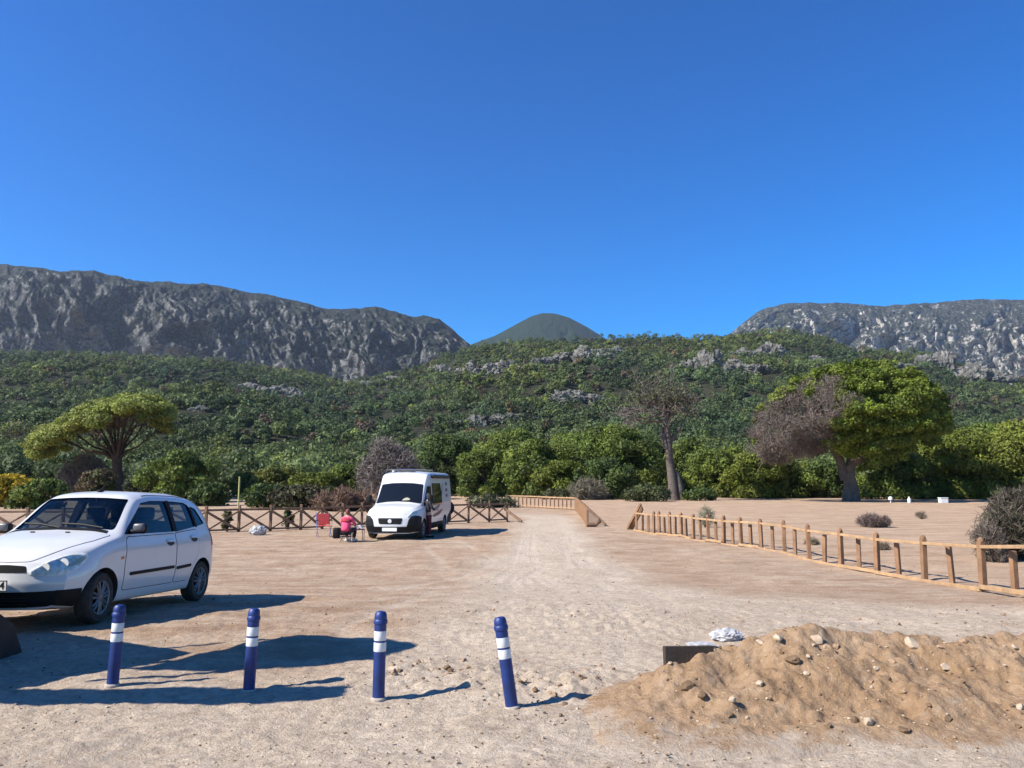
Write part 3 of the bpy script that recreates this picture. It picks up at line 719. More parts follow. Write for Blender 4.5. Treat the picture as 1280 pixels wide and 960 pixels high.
def bare_pine():
    D = 78.0; px0 = 840; rg = np.random.default_rng(79)
    b = at(px0, 622, D); gz = g1(b[0], D)
    t = thing('pine_tree', 'tall nearly bare pine with a straight trunk and thin grey branches', 'tree', (b[0], D, gz))
    def loc(px, py, dy=0.0):
        q = at(px, py, D + dy); return np.array((q[0] - b[0], dy, q[2] - gz))
    mb = MB()
    mb.tube([loc(843, 630), loc(841, 605), loc(837, 575), loc(835, 550), loc(833, 532), loc(834, 515), loc(836, 497)], [0.66, 0.48, 0.38, 0.38, 0.32, 0.18, 0.05], n=11)
    mb.tube([loc(850, 630), loc(850, 608), loc(846, 590)], [0.45, 0.4, 0.2], n=8)
    mb.tube([loc(834, 560), loc(829, 545), loc(826, 536)], [0.4, 0.34, 0.12], n=8)
    mb.tube([loc(835, 556), loc(848, 538), loc(856, 523), loc(864, 510)], [0.28, 0.16, 0.09, 0.03], n=6)
    tips = []
    for i in range(30):
        s = (833 + rg.normal() * 1.5, 540 - 34 * rg.random())
        a = rg.random(); px = 772 + 98 * a; py = 520 - 38 * math.sin(a * 3.0) + rg.normal() * 9; dy = rg.normal() * 2.2
        e = loc(px, py, dy); s0 = loc(*s); m1 = s0 * .5 + e * .5 + np.array([0, 0, -0.1 + rg.normal() * 0.3])
        mb.tube([s0, m1, e], [0.11, 0.06, 0.02], n=5); tips.append(e)
        for k in range(7):
            q = m1 + (e - m1) * rg.random(); g_ = q + rg.normal(size=3) * np.array([1.1, 1.1, 0.8]) + np.array([0, 0, 0.25])
            mb.tube([q, (q + g_) / 2 + rg.normal(size=3) * .06, g_], [0.05, 0.035, 0.012], n=4); tips.append(g_)
    mb.build('trunk', M['bark_pale'], t, smooth=60)
    tips = np.array(tips)
    V, Fq, cc = sprays(rg, tips, 0.6, 10, 0.45, 0.026, [(0.15, 0.14, 0.132), (0.20, 0.185, 0.175), (0.12, 0.108, 0.10)])
    mesh_np('twigs', V, Fq, M['twig'], t, col=cc)
    k = [i for i in range(len(tips)) if tips[i][2] > loc(840, 505)[2] or rg.random() < 0.12]
    V, Fq, cc = leafcloud(rg, tips[k], 0.5, 16, 0.15, [(0.07, 0.085, 0.04), (0.085, 0.09, 0.045)], bias=0.6)
    mesh_np('crown', V, Fq, M['leaf'], t, col=cc)
bare_pine()

# pines in front of the hill, left to right
for px, D, top, half, lab, cols, seed in (
    (606, 92, 562, 30, 'low bright green pine at the left end of the pine clump behind the camper van', PINE, 1),
    (640, 98, 536, 38, 'tall broad pine in the left half of the middle pine clump', PINE, 2),
    (672, 90, 548, 34, 'rounded pine left of the middle pine clump centre, above the far fence', PINE, 3),
    (700, 88, 575, 30, 'small bushy pine low in front of the middle pine clump', YG, 4),
    (732, 97, 537, 40, 'wide pine in the centre of the middle pine clump', PINE, 5),
    (775, 90, 531, 46, 'largest pine of the middle clump with a broad green crown', PINE, 6),
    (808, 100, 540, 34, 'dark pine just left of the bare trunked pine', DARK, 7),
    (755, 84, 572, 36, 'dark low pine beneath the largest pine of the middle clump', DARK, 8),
    (866, 96, 548, 30, 'slim green pine just right of the bare trunked pine', PINE, 9),
    (902, 92, 556, 34, 'loose pale green pine midway between the bare pine and the domed pine', PINE, 10),
    (945, 88, 565, 34, 'bright green low tree under the dead side of the domed pine', YG, 11),
    (985, 90, 572, 34, 'bushy pine left of the domed pine trunk', PINE, 12),
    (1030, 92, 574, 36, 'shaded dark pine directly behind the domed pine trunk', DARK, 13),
    (1112, 84, 560, 40, 'rounded pine right of the domed pine trunk', PINE, 14),
    (1152, 88, 545, 42, 'spreading pine at the right foot of the domed pine', PINE, 15),
    (1195, 86, 536, 46, 'broad bright pine right of the domed pine behind the white box', YG, 16),
    (1240, 90, 528, 46, 'tall bright pine near the right end of the tree line', PINE, 17),
    (1285, 84, 526, 44, 'yellow green pine at the far right end of the tree line', YG, 18),
    (1335, 88, 530, 46, 'broad green pine beyond the right end of the tree line', PINE, 19),
    (556, 100, 543, 32, 'rounded dark green tree rising behind the camper van roof', DARK, 20),
    (536, 108, 570, 26, 'low dark tree hidden partly by the camper van roof', DARK, 21),
    (226, 72, 562, 40, 'bushy green tree right of the umbrella pine above the white car', PINE, 22),
    (88, 120, 566, 34, 'grey green tree behind the left side of the umbrella pine', DARK, 23),
    (-70, 90, 545, 55, 'bushy green tree beyond the left end of the yellow bush', PINE, 24)):
    round_tree(px, D, top, half, lab, cols=cols, seed=seed, group='trees along the foot of the hill')
YEL = [(0.42, 0.30, 0.02), (0.34, 0.26, 0.03), (0.26, 0.22, 0.03)]
round_tree(6, 62, 592, 30, 'golden yellow bush at the left edge above the car bonnet', name='yellow_bush', cat='bush', cols=YEL, seed=30, leaf=0.14, low=0.02)
round_tree(50, 58, 598, 30, 'dark green bush between the golden bush and the umbrella pine trunk', name='bush', cat='bush', cols=PINE, seed=31, leaf=0.14, low=0.02)
round_tree(122, 70, 585, 18, 'reddish brown and green bush just left of the umbrella pine trunk', name='bush', cat='bush', cols=[(0.11, 0.085, 0.045), (0.07, 0.085, 0.03)], seed=32, leaf=0.14, low=0.02)
round_tree(180, 74, 586, 20, 'grey green bush just right of the umbrella pine trunk', name='bush', cat='bush', cols=[(0.06, 0.075, 0.04)], seed=33, leaf=0.14, low=0.02)
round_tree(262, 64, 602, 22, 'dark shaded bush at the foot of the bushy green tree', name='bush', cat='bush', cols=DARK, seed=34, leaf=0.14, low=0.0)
for px, D, top, half, lab, cols in (
    (318, 92, 588, 30, 'yellow green bush behind the thin pale post', [(0.16, 0.16, 0.03), (0.12, 0.14, 0.03)]),
    (352, 88, 584, 34, 'yellowish hedge bush right of the thin pale post', [(0.13, 0.14, 0.03), (0.10, 0.12, 0.03)]),
    (395, 84, 590, 32, 'green bush above the left half of the crossed rail fence', YG),
    (432, 90, 580, 30, 'tall green bush left of the grey dead shrub', PINE),
    (330, 60, 604, 28, 'low dark green bush close behind the crossed rail fence', DARK),
    (375, 58, 606, 34, 'brownish low bush close behind the crossed rail fence', [(0.09, 0.085, 0.04), (0.07, 0.065, 0.035)]),
    (525, 96, 588, 22, 'olive bush behind the camper van bonnet', DARK)):
    round_tree(px, D, top, half, lab, name='bush', cat='bush', cols=cols, seed=int(px), leaf=0.15, low=0.02, group='bushes behind the crossed rail fence')
shrub(486, 82, 543, 31, 'large dead grey brown shrub left of the camper van roof', GREYB, 'dead_shrub', leaf=0.15, twig=True, dens=5.0)
shrub(104, 88, 562, 24, 'dead brownish shrub under the umbrella pine crown', GREYB, 'dead_shrub', leaf=0.15, twig=True, dens=2.5)
shrub(430, 56, 610, 36, 'low dry reddish brown brush behind the red camp chair', [(0.19, 0.115, 0.08), (0.15, 0.10, 0.07)], 'dry_brush', 'brush', leaf=0.11, twig=True, dens=2.4)
shrub(735, 80, 598, 22, 'pale grey shrub in front of the middle pine clump', [(0.17, 0.15, 0.11), (0.13, 0.12, 0.08)], leaf=0.14, twig=True, dens=2.0)
shrub(705, 82, 608, 34, 'low olive scrub along the far orange fence', [(0.085, 0.09, 0.045), (0.07, 0.08, 0.04)], leaf=0.18, dens=1.5)
shrub(615, 60, 613, 34, 'low grey green scrub behind the right end of the crossed rail fence', [(0.11, 0.115, 0.065), (0.085, 0.09, 0.05)], leaf=0.16, dens=1.4)
shrub(808, 74, 603, 30, 'smooth low green shrub left of the bare pine trunk', [(0.085, 0.105, 0.04), (0.075, 0.09, 0.04)], leaf=0.14, dens=2.0)
shrub(872, 76, 606, 22, 'low green shrub right of the bare pine trunk', DARK, leaf=0.16)
shrub(1272, 21, 598, 33, 'grey leafless thorny shrub at the right edge behind the post fence', [(0.10, 0.078, 0.062), (0.075, 0.06, 0.048), (0.07, 0.075, 0.045)], 'thorn_shrub', leaf=0.055, twig=True, dens=4.5)
shrub(1228, 20.5, 645, 18, 'low twiggy end of scrub left of the thorny shrub', [(0.15, 0.12, 0.095), (0.12, 0.10, 0.08)], 'thorn_shrub', leaf=0.045, twig=True, dens=1.4)
shrub(1089, 37, 642, 20, 'low dark heap of dry brush on the sand behind the post fence', [(0.13, 0.095, 0.085), (0.10, 0.075, 0.065)], 'brush_heap', 'brush', leaf=0.05, twig=True, dens=1.6)
shrub(881, 36, 624, 9, 'small pale weed standing on the sand behind the post fence', [(0.17, 0.18, 0.11), (0.22, 0.22, 0.15)], 'weed', 'weed', leaf=0.045, twig=True, dens=0.5)
for i, (px, D, top, half) in enumerate(((1012, 26, 672, 9), (1100, 24, 676, 8), (1150, 45, 636, 7))):
    shrub(px, D, top, half, 'small tuft of dry brown scrub on the sand behind the post fence', [(0.18, 0.14, 0.10), (0.14, 0.115, 0.08)], 'dry_tuft', 'tuft', 'dry tufts behind the post fence', leaf=0.035, twig=True, dens=0.5, seed=i)

# ------------------------------------------------------------------ dirt mound and stones
mx_, my_ = np.meshgrid(np.linspace(0.2, 7.2, 400), np.linspace(4.3, 8.6, 250))
def mound_h(x, y):
    rid = np.interp(x, [0.5, 1.0, 1.35, 1.7, 2.0, 2.5, 3.0, 3.6, 4.3, 5.2, 6.2, 7.2], [0.03, 0.14, 0.26, 0.40, 0.46, 0.47, 0.42, 0.42, 0.45, 0.41, 0.25, 0.0])
    cy = np.interp(x, [0.6, 1.6, 2.5, 4, 7], [5.7, 6.05, 6.15, 6.1, 6.2])
    d = y - cy + 0.12 * fbm(x / 0.9, y / 0.9, oct=3, seed=62)
    sh = np.where(d < 0, np.clip(1 + d / 1.35, 0, 1) ** 1.15, np.clip(1 - d / 0.95, 0, 1) ** 1.1)
    h = rid * sh
    lump = 0.08 * fbm(x / 0.42, y / 0.42, oct=3, seed=63) + 0.065 * fbm(x / 0.13, y / 0.13, oct=4, seed=64) + 0.012 * fbm(x / 0.04, y / 0.04, oct=2, seed=65)
    return h + lump * sstep(0.01, 0.15, h) - 0.05 * (1 - sstep(0.0, 0.03, h))
def mz(x, y): return float(max(mound_h(np.array([x]), np.array([y]))[0] + base_z(np.array([x]), np.array([y]))[0], g1(x, y)))
mh = mound_h(mx_, my_) + base_z(mx_, my_)
gm2 = bpy.data.materials.new('mound'); gm2.use_nodes = True; n = gm2.node_tree; p = n.nodes['Principled BSDF']
P = N('ShaderNodeNewGeometry').outputs['Position']; ea = N('ShaderNodeAttribute', attribute_name='foot').outputs['Fac']
c = mixc(remap(noise_node(1.6, 6, 0.65, P), 0.35, 0.65), (0.28, 0.182, 0.105), (0.345, 0.245, 0.16))
c = mixc(remap(noise_node(11, 6, 0.75, P), 0.45, 0.72, 0, 0.8), c, (0.19, 0.115, 0.06))
c = mixc(remap(noise_node(42, 3, 0.6, P), 0.62, 0.70, 0, 0.6), c, (0.47, 0.37, 0.26))
q = N('ShaderNodeMath', operation='ADD'); n.links.new(ea, q.inputs[0]); n.links.new(remap(noise_node(5, 6, 0.7, P), 0.3, 0.7, -0.5, 0.5), q.inputs[1])
c = mixc(remap(q.outputs[0], 0.2, 0.8), c, (0.385, 0.315, 0.245))
n.links.new(c, p.inputs['Base Color']); p.inputs['Roughness'].default_value = 0.95; p.inputs['Specular IOR Level'].default_value = 0.1
bp = N('ShaderNodeBump'); bp.inputs['Strength'].default_value = 0.8; bp.inputs['Distance'].default_value = 0.04
n.links.new(noise_node(24, 8, 0.7, P), bp.inputs['Height']); n.links.new(bp.outputs[0], p.inputs['Normal'])
M['mound'] = gm2
o = mesh_np('dirt_mound', np.stack([mx_, my_, mh], -1).reshape(-1, 3), grid_faces(*mx_.shape), M['mound'], attr={'foot': (1 - sstep(-0.03, 0.10, mound_h(mx_, my_) + 0.03 * fbm(mx_ / 0.5, my_ / 0.5, oct=4, seed=66))).ravel()}, smooth=True)
tag(o, 'long heap of loose orange brown dirt studded with stones', 'dirt mound')

def angular(V, seed):
    r_ = np.random.default_rng(seed + 5)
    for k in range(11):
        nn = r_.normal(size=3); nn /= np.linalg.norm(nn); d_ = 0.55 + 0.3 * r_.random(); q = V @ nn; V = V - np.maximum(0, q - d_)[:, None] * nn
    return V * 1.2
def stone_obj(name, x, y, z, s, m, label, cat, group, seed, flat=0.7, parent=None):
    V, Fc = boulder(seed, 3, 0.42, 1.2); V = angular(V, seed)
    rg = np.random.default_rng(seed)
    a = rg.random() * 6.28; c_, s_ = math.cos(a), math.sin(a)
    V = V * np.array([1.0, 0.75 + 0.2 * rg.random(), flat]) * s; V = V @ np.array([[c_, s_, 0], [-s_, c_, 0], [0, 0, 1]])
    o = mesh_np(name, V, Fc, m, smooth=True); o.location = (x, y, z)
    o.data.set_sharp_from_angle(angle=R(24))
    return tag(o, label, cat, group)
def mound_hit(px, py):
    x, y, z = ray(px, py); D = np.linspace(4.2, 8.5, 700)
    X = x / y * D; Z = EYE + z / y * D
    h = np.maximum(mound_h(X, D) + base_z(X, D), G(X, D)); k = np.argmax(Z < h)
    return X[k], D[k], h[k]
big = [(1140, 802, 13, 'large pale boulder on the mound crest at the right', 'stone_pale'), (1020, 795, 12, 'broad pale stone on the mound crest left of centre', 'stone_pale'), (972, 795, 9, 'pale rounded stone on the left end of the mound crest', 'stone_pale'),
       (1045, 806, 8, 'tan stone just below the mound crest near the broad pale stone', 'stone_tan'), (950, 801, 7, 'small pale stone at the left shoulder of the mound', 'stone_pale'), (878, 868, 10, 'dark clod at the left foot of the mound', 'clod'),
       (860, 854, 13, 'large dark clod below the buried plank', 'clod'), (915, 873, 8, 'pale flat stone on the lower left of the mound', 'stone_pale'), (950, 853, 8, 'whitish stone at mid height on the left of the mound', 'stone_pale'),
       (1085, 899, 11, 'pale stone beside a dark hollow low on the mound', 'stone_pale'), (1068, 898, 8, 'dark clod left of the pale stone low on the mound', 'clod'), (1130, 911, 9, 'dark clod near the foot of the mound', 'clod'),
       (1185, 896, 8, 'dark clod low on the right part of the mound', 'clod'), (1182, 832, 9, 'pale stone on the right slope of the mound', 'stone_pale'), (1095, 834, 6, 'small white stone in the middle of the mound slope', 'stone_pale'), (1115, 825, 8, 'tan cobble in the middle of the mound slope', 'stone_tan'),
       (1275, 882, 8, 'pale stone at the right edge low on the mound', 'stone_pale'), (990, 822, 12, 'brown lump of earth on the upper left slope of the mound', 'clod'), (1010, 819, 6, 'pale pebble beside the brown lump of earth', 'stone_pale'), (1205, 800, 7, 'tan stone on the right part of the mound crest', 'stone_tan')]
for i, (px, py, s, lab, mm) in enumerate(big):
    X, D, Z = mound_hit(px, py + s * 0.4); r = s / F * D * 0.66
    stone_obj('stone' if mm != 'clod' else 'dirt_clod', X, D, Z + r * 0.12, r, M[mm], lab, 'stone' if mm != 'clod' else 'clod', 'stones and clods on the dirt mound', 300 + i)
rg = np.random.default_rng(9)
for i in range(100):
    px = 770 + 510 * rg.random(); py = 795 + 130 * rg.random()
    X, D, Z = mound_hit(px, py)
    if mound_h(np.array([X]), np.array([D]))[0] < 0.05: continue
    r = 0.007 + 0.018 * rg.random() ** 2.5; q = rg.integers(0, 3)
    stone_obj('stone', X, D, Z + r * 0.2, r, (M['stone_pale'], M['stone_tan'], M['clod'])[q], 'small stone bedded in the slope of the dirt mound', 'stone', 'small stones in the dirt mound', 420 + i)
for i in range(110):                                          # clods strewn beside the posts
    if i < 62: x, y = 0.45 + rg.normal() * 0.33, 6.2 + rg.normal() * 0.5; lab = 'earth clod strewn between the rightmost blue post and the mound'; gr = 'clods right of the rightmost post'
    else: x, y = -0.72 + rg.normal() * 0.30, 6.8 + rg.normal() * 0.28; lab = 'earth clod strewn between the two blue posts nearest the track'; gr = 'clods between the right hand posts'
    r = 0.008 + 0.026 * rg.random() ** 2.8
    stone_obj('dirt_clod', x, y, g1(x, y) + r * 0.25, r, (M['clod'], M['stone_tan'], M['stone_pale'])[rg.integers(0, 3)], lab, 'clod', gr, 600 + i)
# gravel: uncountable
protoV = [(angular(a_, i), b_) for i, (a_, b_) in enumerate(boulder(800 + i, 1, 0.4, 1.2) for i in range(8))]
for nm, cnt_, m, y0, y1, smax in (('gravel', 5200, M['stone_pale'], 3.6, 11.0, 0.014), ('gravel', 4200, M['clod'], 3.6, 12.0, 0.013), ('gravel', 1500, M['stone_tan'], 9.0, 26.0, 0.03)):
    Vs, Fs = [], []; k = 0
    y = y0 + (y1 - y0) * rg.random(cnt_) ** 1.5; x = (rg.random(cnt_) * 2 - 1) * (0.75 * y + 0.5)
    kp = fbm(x / 0.8, y / 0.8, oct=3, seed=71) > -0.12 + 0.5 * (rg.random(cnt_) - 0.5); x, y = x[kp], y[kp]
    z = np.maximum(G(x, y), np.where((x > 0.6) & (x < 7.2) & (y > 4.3) & (y < 8.6), mound_h(x, y) + base_z(x, y), -9))
    for i in range(len(x)):
        V, Fc = protoV[i % 8]; s = smax * (0.25 + 0.75 * rg.random() ** 3)
        a = rg.random() * 6.28; c_, s_ = math.cos(a), math.sin(a)
        W = (V * np.array([1.1, 0.8, 0.6]) * s) @ np.array([[c_, s_, 0], [-s_, c_, 0], [0, 0, 1]])
        Vs.append(W + np.array([x[i], y[i], z[i] + s * 0.15])); Fs.append(Fc + k); k += len(V)
    tag(mesh_np(nm, np.concatenate(Vs), np.concatenate(Fs), m), 'fine loose gravel scattered over the bare dirt', None, kind='stuff')

# dark plank buried in the end of the mound, and white rubble behind it
X, D, Z = mound_hit(862, 826)
mb = MB(); mb.box((0, 0, 0), (0.40, 0.05, 0.18), bev=0.006); o = mb.build('plank', M['timber_dark'])
o.location = at(861, 823, 6.05); o.rotation_euler = (R(-8), R(2), R(12)); tag(o, 'short dark plank standing on edge at the left end of the dirt mound', 'plank')
bm = bmesh.new(); bmesh.ops.create_icosphere(bm, subdivisions=4, radius=1.0)
V = np.array([q.co[:] for q in bm.verts]); Fc = np.array([[l.index for l in f.verts] for f in bm.faces]); bm.free()
V *= (1 + 0.5 * (np.abs(fbm(V[:, 0] * 2.4, V[:, 1] * 2.4, V[:, 2] * 2.4, oct=4, seed=91))) - 0.2 * np.abs(fbm(V[:, 0] * 5, V[:, 1] * 5, V[:, 2] * 5, oct=2, seed=92)))[:, None]
M['sack'] = mat('sack', (0.36, 0.365, 0.375), 0.6, vary=0.12, vscale=12)
p_ = at(908, 790, 8.2)
o = mesh_np('plastic_sack', V * np.array([0.15, 0.11, 0.07]), Fc, M['sack'], smooth=False); o.location = (p_[0], 8.2, g1(p_[0], 8.2) + 0.045)
tag(o, 'crumpled white plastic sack lying behind the left end of the mound', 'sack')
p_ = at(876, 800, 7.9)
o = mesh_np('plastic_sheet', V * np.array([0.13, 0.08, 0.02]), Fc, M['sack']); o.location = (p_[0], 7.9, g1(p_[0], 7.9) + 0.03); tag(o, 'flat white plastic scrap beside the crumpled sack', 'scrap')
p_ = at(323, 657, 31.0)
o = mesh_np('plastic_bag', V * np.array([0.30, 0.22, 0.2]), Fc, M['sack']); o.location = (p_[0], 31.0, g1(p_[0], 31.0) + 0.16); tag(o, 'pale bluish plastic bag lying at the foot of the crossed rail fence', 'bag')

# ------------------------------------------------------------------ blue bollards
def make_bollard(label):
    t = thing('bollard', label, 'bollard', group='blue bollards in a row across the track')
    r = 0.045
    MB().lathe([(r, -0.06), (r, 0.30), (r, 0.333), (r * 0.985, 0.338), (r * .985, 0.492), (r, 0.497), (r, 0.535), (r * 1.13, 0.540), (r * 1.16, 0.552), (r * 1.13, 0.565), (r * 1.02, 0.572), (r * 1.03, 0.59), (r * 0.95, 0.612), (r * 0.72, 0.626), (0.006, 0.632)], n=28).build('post', M['blue_post'], t, smooth=35)
    for a, b in ((0.342, 0.406), (0.420, 0.488)):
        MB().lathe([(r * 1.0, a), (r * 1.022, a + 0.003), (r * 1.022, b - 0.003), (r * 1.0, b)], n=28, cap=False).build('reflective_band', M['reflective'], t, smooth=35)
    MB().lathe([(r * 1.30, -0.03), (r * 1.30, 0.004), (r * 1.22, 0.010), (r * 1.02, 0.016)], n=24).build('base', M['concrete'], t, smooth=30)
    return t
bl = [(140.5, 857, 0, 'blue bollard with two white bands nearest the white car'), (311, 864, 0, 'blue bollard with two white bands second from the white car, standing in shadow'),
      (473, 874, 0, 'upright blue bollard with two white bands at the left of the track'), (640, 885, -8.5, 'blue bollard with two white bands that leans to the left beside the mound')]
def ground_at(px, py, fine=False):
    x, y, z = ray(px, py); D = np.linspace(3.5, 60, 6000); X = x / y * D; Z = EYE + z / y * D; h = G(X, D) if fine else base_z(X, D); k = np.argmax(Z < h)
    return X[k], D[k]
first = None
for px, py, lean, lab in bl:
    X, D = ground_at(px, py, True); loc = (X, D, g1(X, D)); rot = (R(-1.5), R(lean), R(30 * (px % 5)))
    rot = (R(-1.0), R(lean + (1.2 if px < 400 else 0.3)), 0)
    if first is None: first = make_bollard(lab); first.location = loc; first.rotation_euler = rot
    else: dup(first, loc, rot, lab)

# ------------------------------------------------------------------ fences
def beam(mb, a, b, wd, ht):
    a = Vector(a); b = Vector(b); d = b - a; L = d.length
    q = d.to_track_quat('Y', 'Z').to_matrix()
    mb.box((a + b) / 2, (wd, L, ht), rot=q, bev=min(wd, ht) * 0.12)
rg = np.random.default_rng(31)
# right: unfinished post fence
t = thing('post_fence', 'unfinished orange brown timber fence of upright posts on the right', 'fence', (8, 20, 0))
O = Vector((8, 20, 0))
posts = [(795.5, 662, 0), (803, 661, 0), (810, 662, 0), (817, 662, 1), (824, 663, 1), (831, 663, 0), (837.5, 664.5, 1), (844, 665, 0), (852, 667, 1), (858, 668, 0), (867, 672, 1), (876, 671, 0), (885.5, 677, 1), (895, 675, 0), (905, 681, 1), (916, 679, 0), (927, 684, 1), (939, 682, 0), (952, 686, 1), (966, 685, 0), (981, 690, 1), (994, 694, 0), (1012, 704, 1), (1030, 699, 0), (1052, 711, 1), (1074, 709, 0), (1097, 718, 1), (1124, 716, 0), (1156, 730, 1), (1191, 727, 0), (1229, 740, 1), (1269, 737, 0), (1312, 757, 1), (1362, 754, 0), (1420, 776, 1), (1480, 773, 0)]
fy = [33.5, 33, 32.4, 31.8, 31.2, 30.6, 30.0, 29.4, 28.8, 28.1, 27.4, 26.7, 26.0, 25.4, 24.8, 24.1, 23.5, 22.9, 22.3, 21.6, 20.9, 20.2, 19.5, 18.9, 18.2, 17.5, 16.8, 16.1, 15.4, 14.7, 14.0, 13.4, 12.7, 12.1, 11.4, 10.8]
tops = []; bots = []
sy = np.convolve(np.pad([q[1] for q in posts], 2, mode='edge'), [.15, .2, .3, .2, .15], 'valid')
for i, ((px, py, tall), D) in enumerate(zip(posts, fy)):
    wq = float(np.clip((i - 3) / 12, 0, 1)); D = wq * ground_at(px, sy[i])[1] + (1 - wq) * D
    X = at(px, py, D)[0]; z = g1(X, D); h = (0.87 if tall else 0.72) + rg.normal() * 0.012
    mb = MB(); lean = rg.normal(size=2) * 0.018; w_ = 0.105 if tall else 0.092
    a = Vector((X, D, z - 0.25)); b = Vector((X + lean[0], D + lean[1], z + h)); beam(mb, a - O, b - O, w_, w_)
    if tall: mb.tube([b - O - Vector((0, 0, 0.005)), b - O + Vector((0, 0, 0.035)), b - O + Vector((0, 0, 0.07))], [0.06, 0.055, 0.012], n=8)
    mb.build('post', M['wood_orange'], t)
    tops.append(Vector((X + lean[0], D + lean[1], z + 0.74 + rg.normal() * 0.01))); bots.append(Vector((X - 0.07, D - 0.07, z + 0.05 + 0.02 * rg.normal())))
for i in range(0, len(tops) - 2, 2):
    mb = MB(); beam(mb, tops[i] - O + Vector((0, 0, 0.03)), tops[i + 2] - O + Vector((0.0, 0, 0.03)), 0.085, 0.06); mb.build('top_rail', M['wood_raw'], t)
for i in range(0, len(bots) - 2, 2):
    mb = MB(); dz = Vector((-0.05, -0.05, -0.02 + 0.03 * math.sin(i * 1.7))); beam(mb, bots[i] - O + dz, bots[i + 2] - O + dz + Vector((0, 0, 0.02 * math.cos(i * 2.1))), 0.05, 0.075); mb.build('bottom_rail', M['wood_raw'], t)
for k in (0.0, 0.12, 0.2):
    mb = MB(); p0 = Vector(at(784 + 30 * k, 658 + 10 * k, 34.2)); p1 = Vector(at(801 + 10 * k, 630 + 30 * k, 33.6)); p0.z = g1(p0.x, p0.y) + 0.03
    beam(mb, p0 - O, p1 - O, 0.10, 0.10); mb.build('brace', M['wood_orange'], t)

# left: crossed rail fence
def cross_fence(pts, label, h=1.0, bay=1.25, wood='wood_brown'):
    t = thing('crossed_rail_fence', label, 'fence', (pts[0][0], pts[0][1], 0)); O = Vector(t.location)
    P = [Vector((x, y, 0)) for x, y in pts]
    for a, b in zip(P[:-1], P[1:]):
        L = (b - a).length; k = max(1, round(L / bay))
        for i in range(k):
            p = a.lerp(b, i / k); q = a.lerp(b, (i + 1) / k); p.z = g1(p.x, p.y); q.z = g1(q.x, q.y)
            up = Vector((0, 0, 1)); off = Vector((0, -0.07, 0))
            mb = MB(); beam(mb, p - up * 0.2 - O, p + up * (h + 0.10) - O, 0.11, 0.11); mb.build('post', M[wood], t)
            mb = MB(); beam(mb, p + up * h * 0.92 - O, q + up * h * 0.92 - O, 0.08, 0.09); mb.build('top_rail', M[wood], t)
            mb = MB(); beam(mb, p + up * (h * 0.88) + off - O, q + up * 0.08 + off - O, 0.07, 0.10); mb.build('diagonal_rail', M[wood], t)
            mb = MB(); beam(mb, p + up * 0.08 - off - O, q + up * h * 0.88 - off - O, 0.045, 0.06); mb.build('diagonal_rail', M[wood], t)
            if i % 2 == 0:
                mb = MB(); beam(mb, p + up * 0.10 - O, q + up * 0.10 - O, 0.06, 0.07); mb.build('bottom_rail', M[wood], t)
    p = P[-1].copy(); p.z = g1(p.x, p.y); mb = MB(); beam(mb, p - Vector((0, 0, .2)) - O, p + Vector((0, 0, h)) - O, 0.11, 0.11); mb.build('post', M[wood], t)
    return t
def gx(px, D): return (px - 640) / F * D * 1.0
t = cross_fence([(gx(-90, 31), 31), (gx(130, 31.5), 31.5), (gx(263, 32), 32), (gx(380, 34), 34), (gx(455, 36.5), 36.5), (gx(560, 39.5), 39.5), (gx(612, 41.0), 41.0), (gx(634, 42.5), 42.5)], 'brown fence with crossed rails running behind the car and the camper van')
mb = MB(); O = t.location; p0 = Vector(at(631, 636, 42)); p1 = Vector(at(652, 649, 41)); p1.z = g1(p1.x, p1.y) + 0.05; beam(mb, p0 - O, p1 - O, 0.10, 0.12); mb.build('diagonal_rail', M['wood_brown'], t)
for i, (px, D) in enumerate(((287, 33), (362, 34.5))):
    shrub(px, D, 628, 5, 'small green weed poking above the crossed rail fence, left one' if i == 0 else 'small green weed poking above the crossed rail fence near the red chair', [(0.06, 0.075, 0.03), (0.08, 0.085, 0.04)], 'weed', 'weed', leaf=0.09, dens=0.4)

# far orange fence round the bend of the track
t = thing('timber_fence', 'new orange timber fence along the far bend of the track', 'fence', (2, 52, 0)); O = Vector((2, 52, 0))
line = [(gx(634, 62), 62), (gx(668, 60), 60), (gx(718, 57), 57), (gx(724, 50), 50), (gx(730, 42), 42), (gx(733, 38), 38)]
pp = []
for a, b in zip(line[:-1], line[1:]):
    L = math.hypot(b[0] - a[0], b[1] - a[1]); k = max(1, round(L / 0.40))
    for i in range(k): pp.append((a[0] + (b[0] - a[0]) * i / k, a[1] + (b[1] - a[1]) * i / k))
pp.append(line[-1])
pts3 = [Vector((x, y, g1(x, y))) for x, y in pp]
for i, p_ in enumerate(pts3):
    mb = MB(); beam(mb, p_ - Vector((0, 0, .2)) - O, p_ + Vector((0, 0, 0.95 if i % 2 == 0 else 0.85)) - O, 0.10, 0.10); mb.build('post', M['wood_orange'], t)
for i in range(0, len(pts3) - 2, 2):
    for z_, nm in ((0.86, 'top_rail'), (0.12, 'bottom_rail')):
        mb = MB(); up = Vector((0, -0.06, z_)); beam(mb, pts3[i] + up - O, pts3[i + 2] + up - O, 0.06, 0.09); mb.build(nm, M['wood_raw'], t)
e = pts3[-1]
p1 = Vector(at(757, 654, 37.5)); p1.z = g1(p1.x, p1.y) + 0.06
mb = MB(); beam(mb, e + Vector((0, 0, 0.85)) - O, p1 - O, 0.11, 0.11); mb.build('fallen_rail', M['wood_brown'], t)
mb = MB(); q = Vector(at(742, 655, 37)); q.z = g1(q.x, q.y) + 0.1; mb.tube([q - O + Vector((-.35, 0, 0)), q - O + Vector((.1, 0.1, .02)), q - O + Vector((.3, 0, .22))], 0.11, n=8); o = mb.build('log', M['wood_brown']); o.location = O
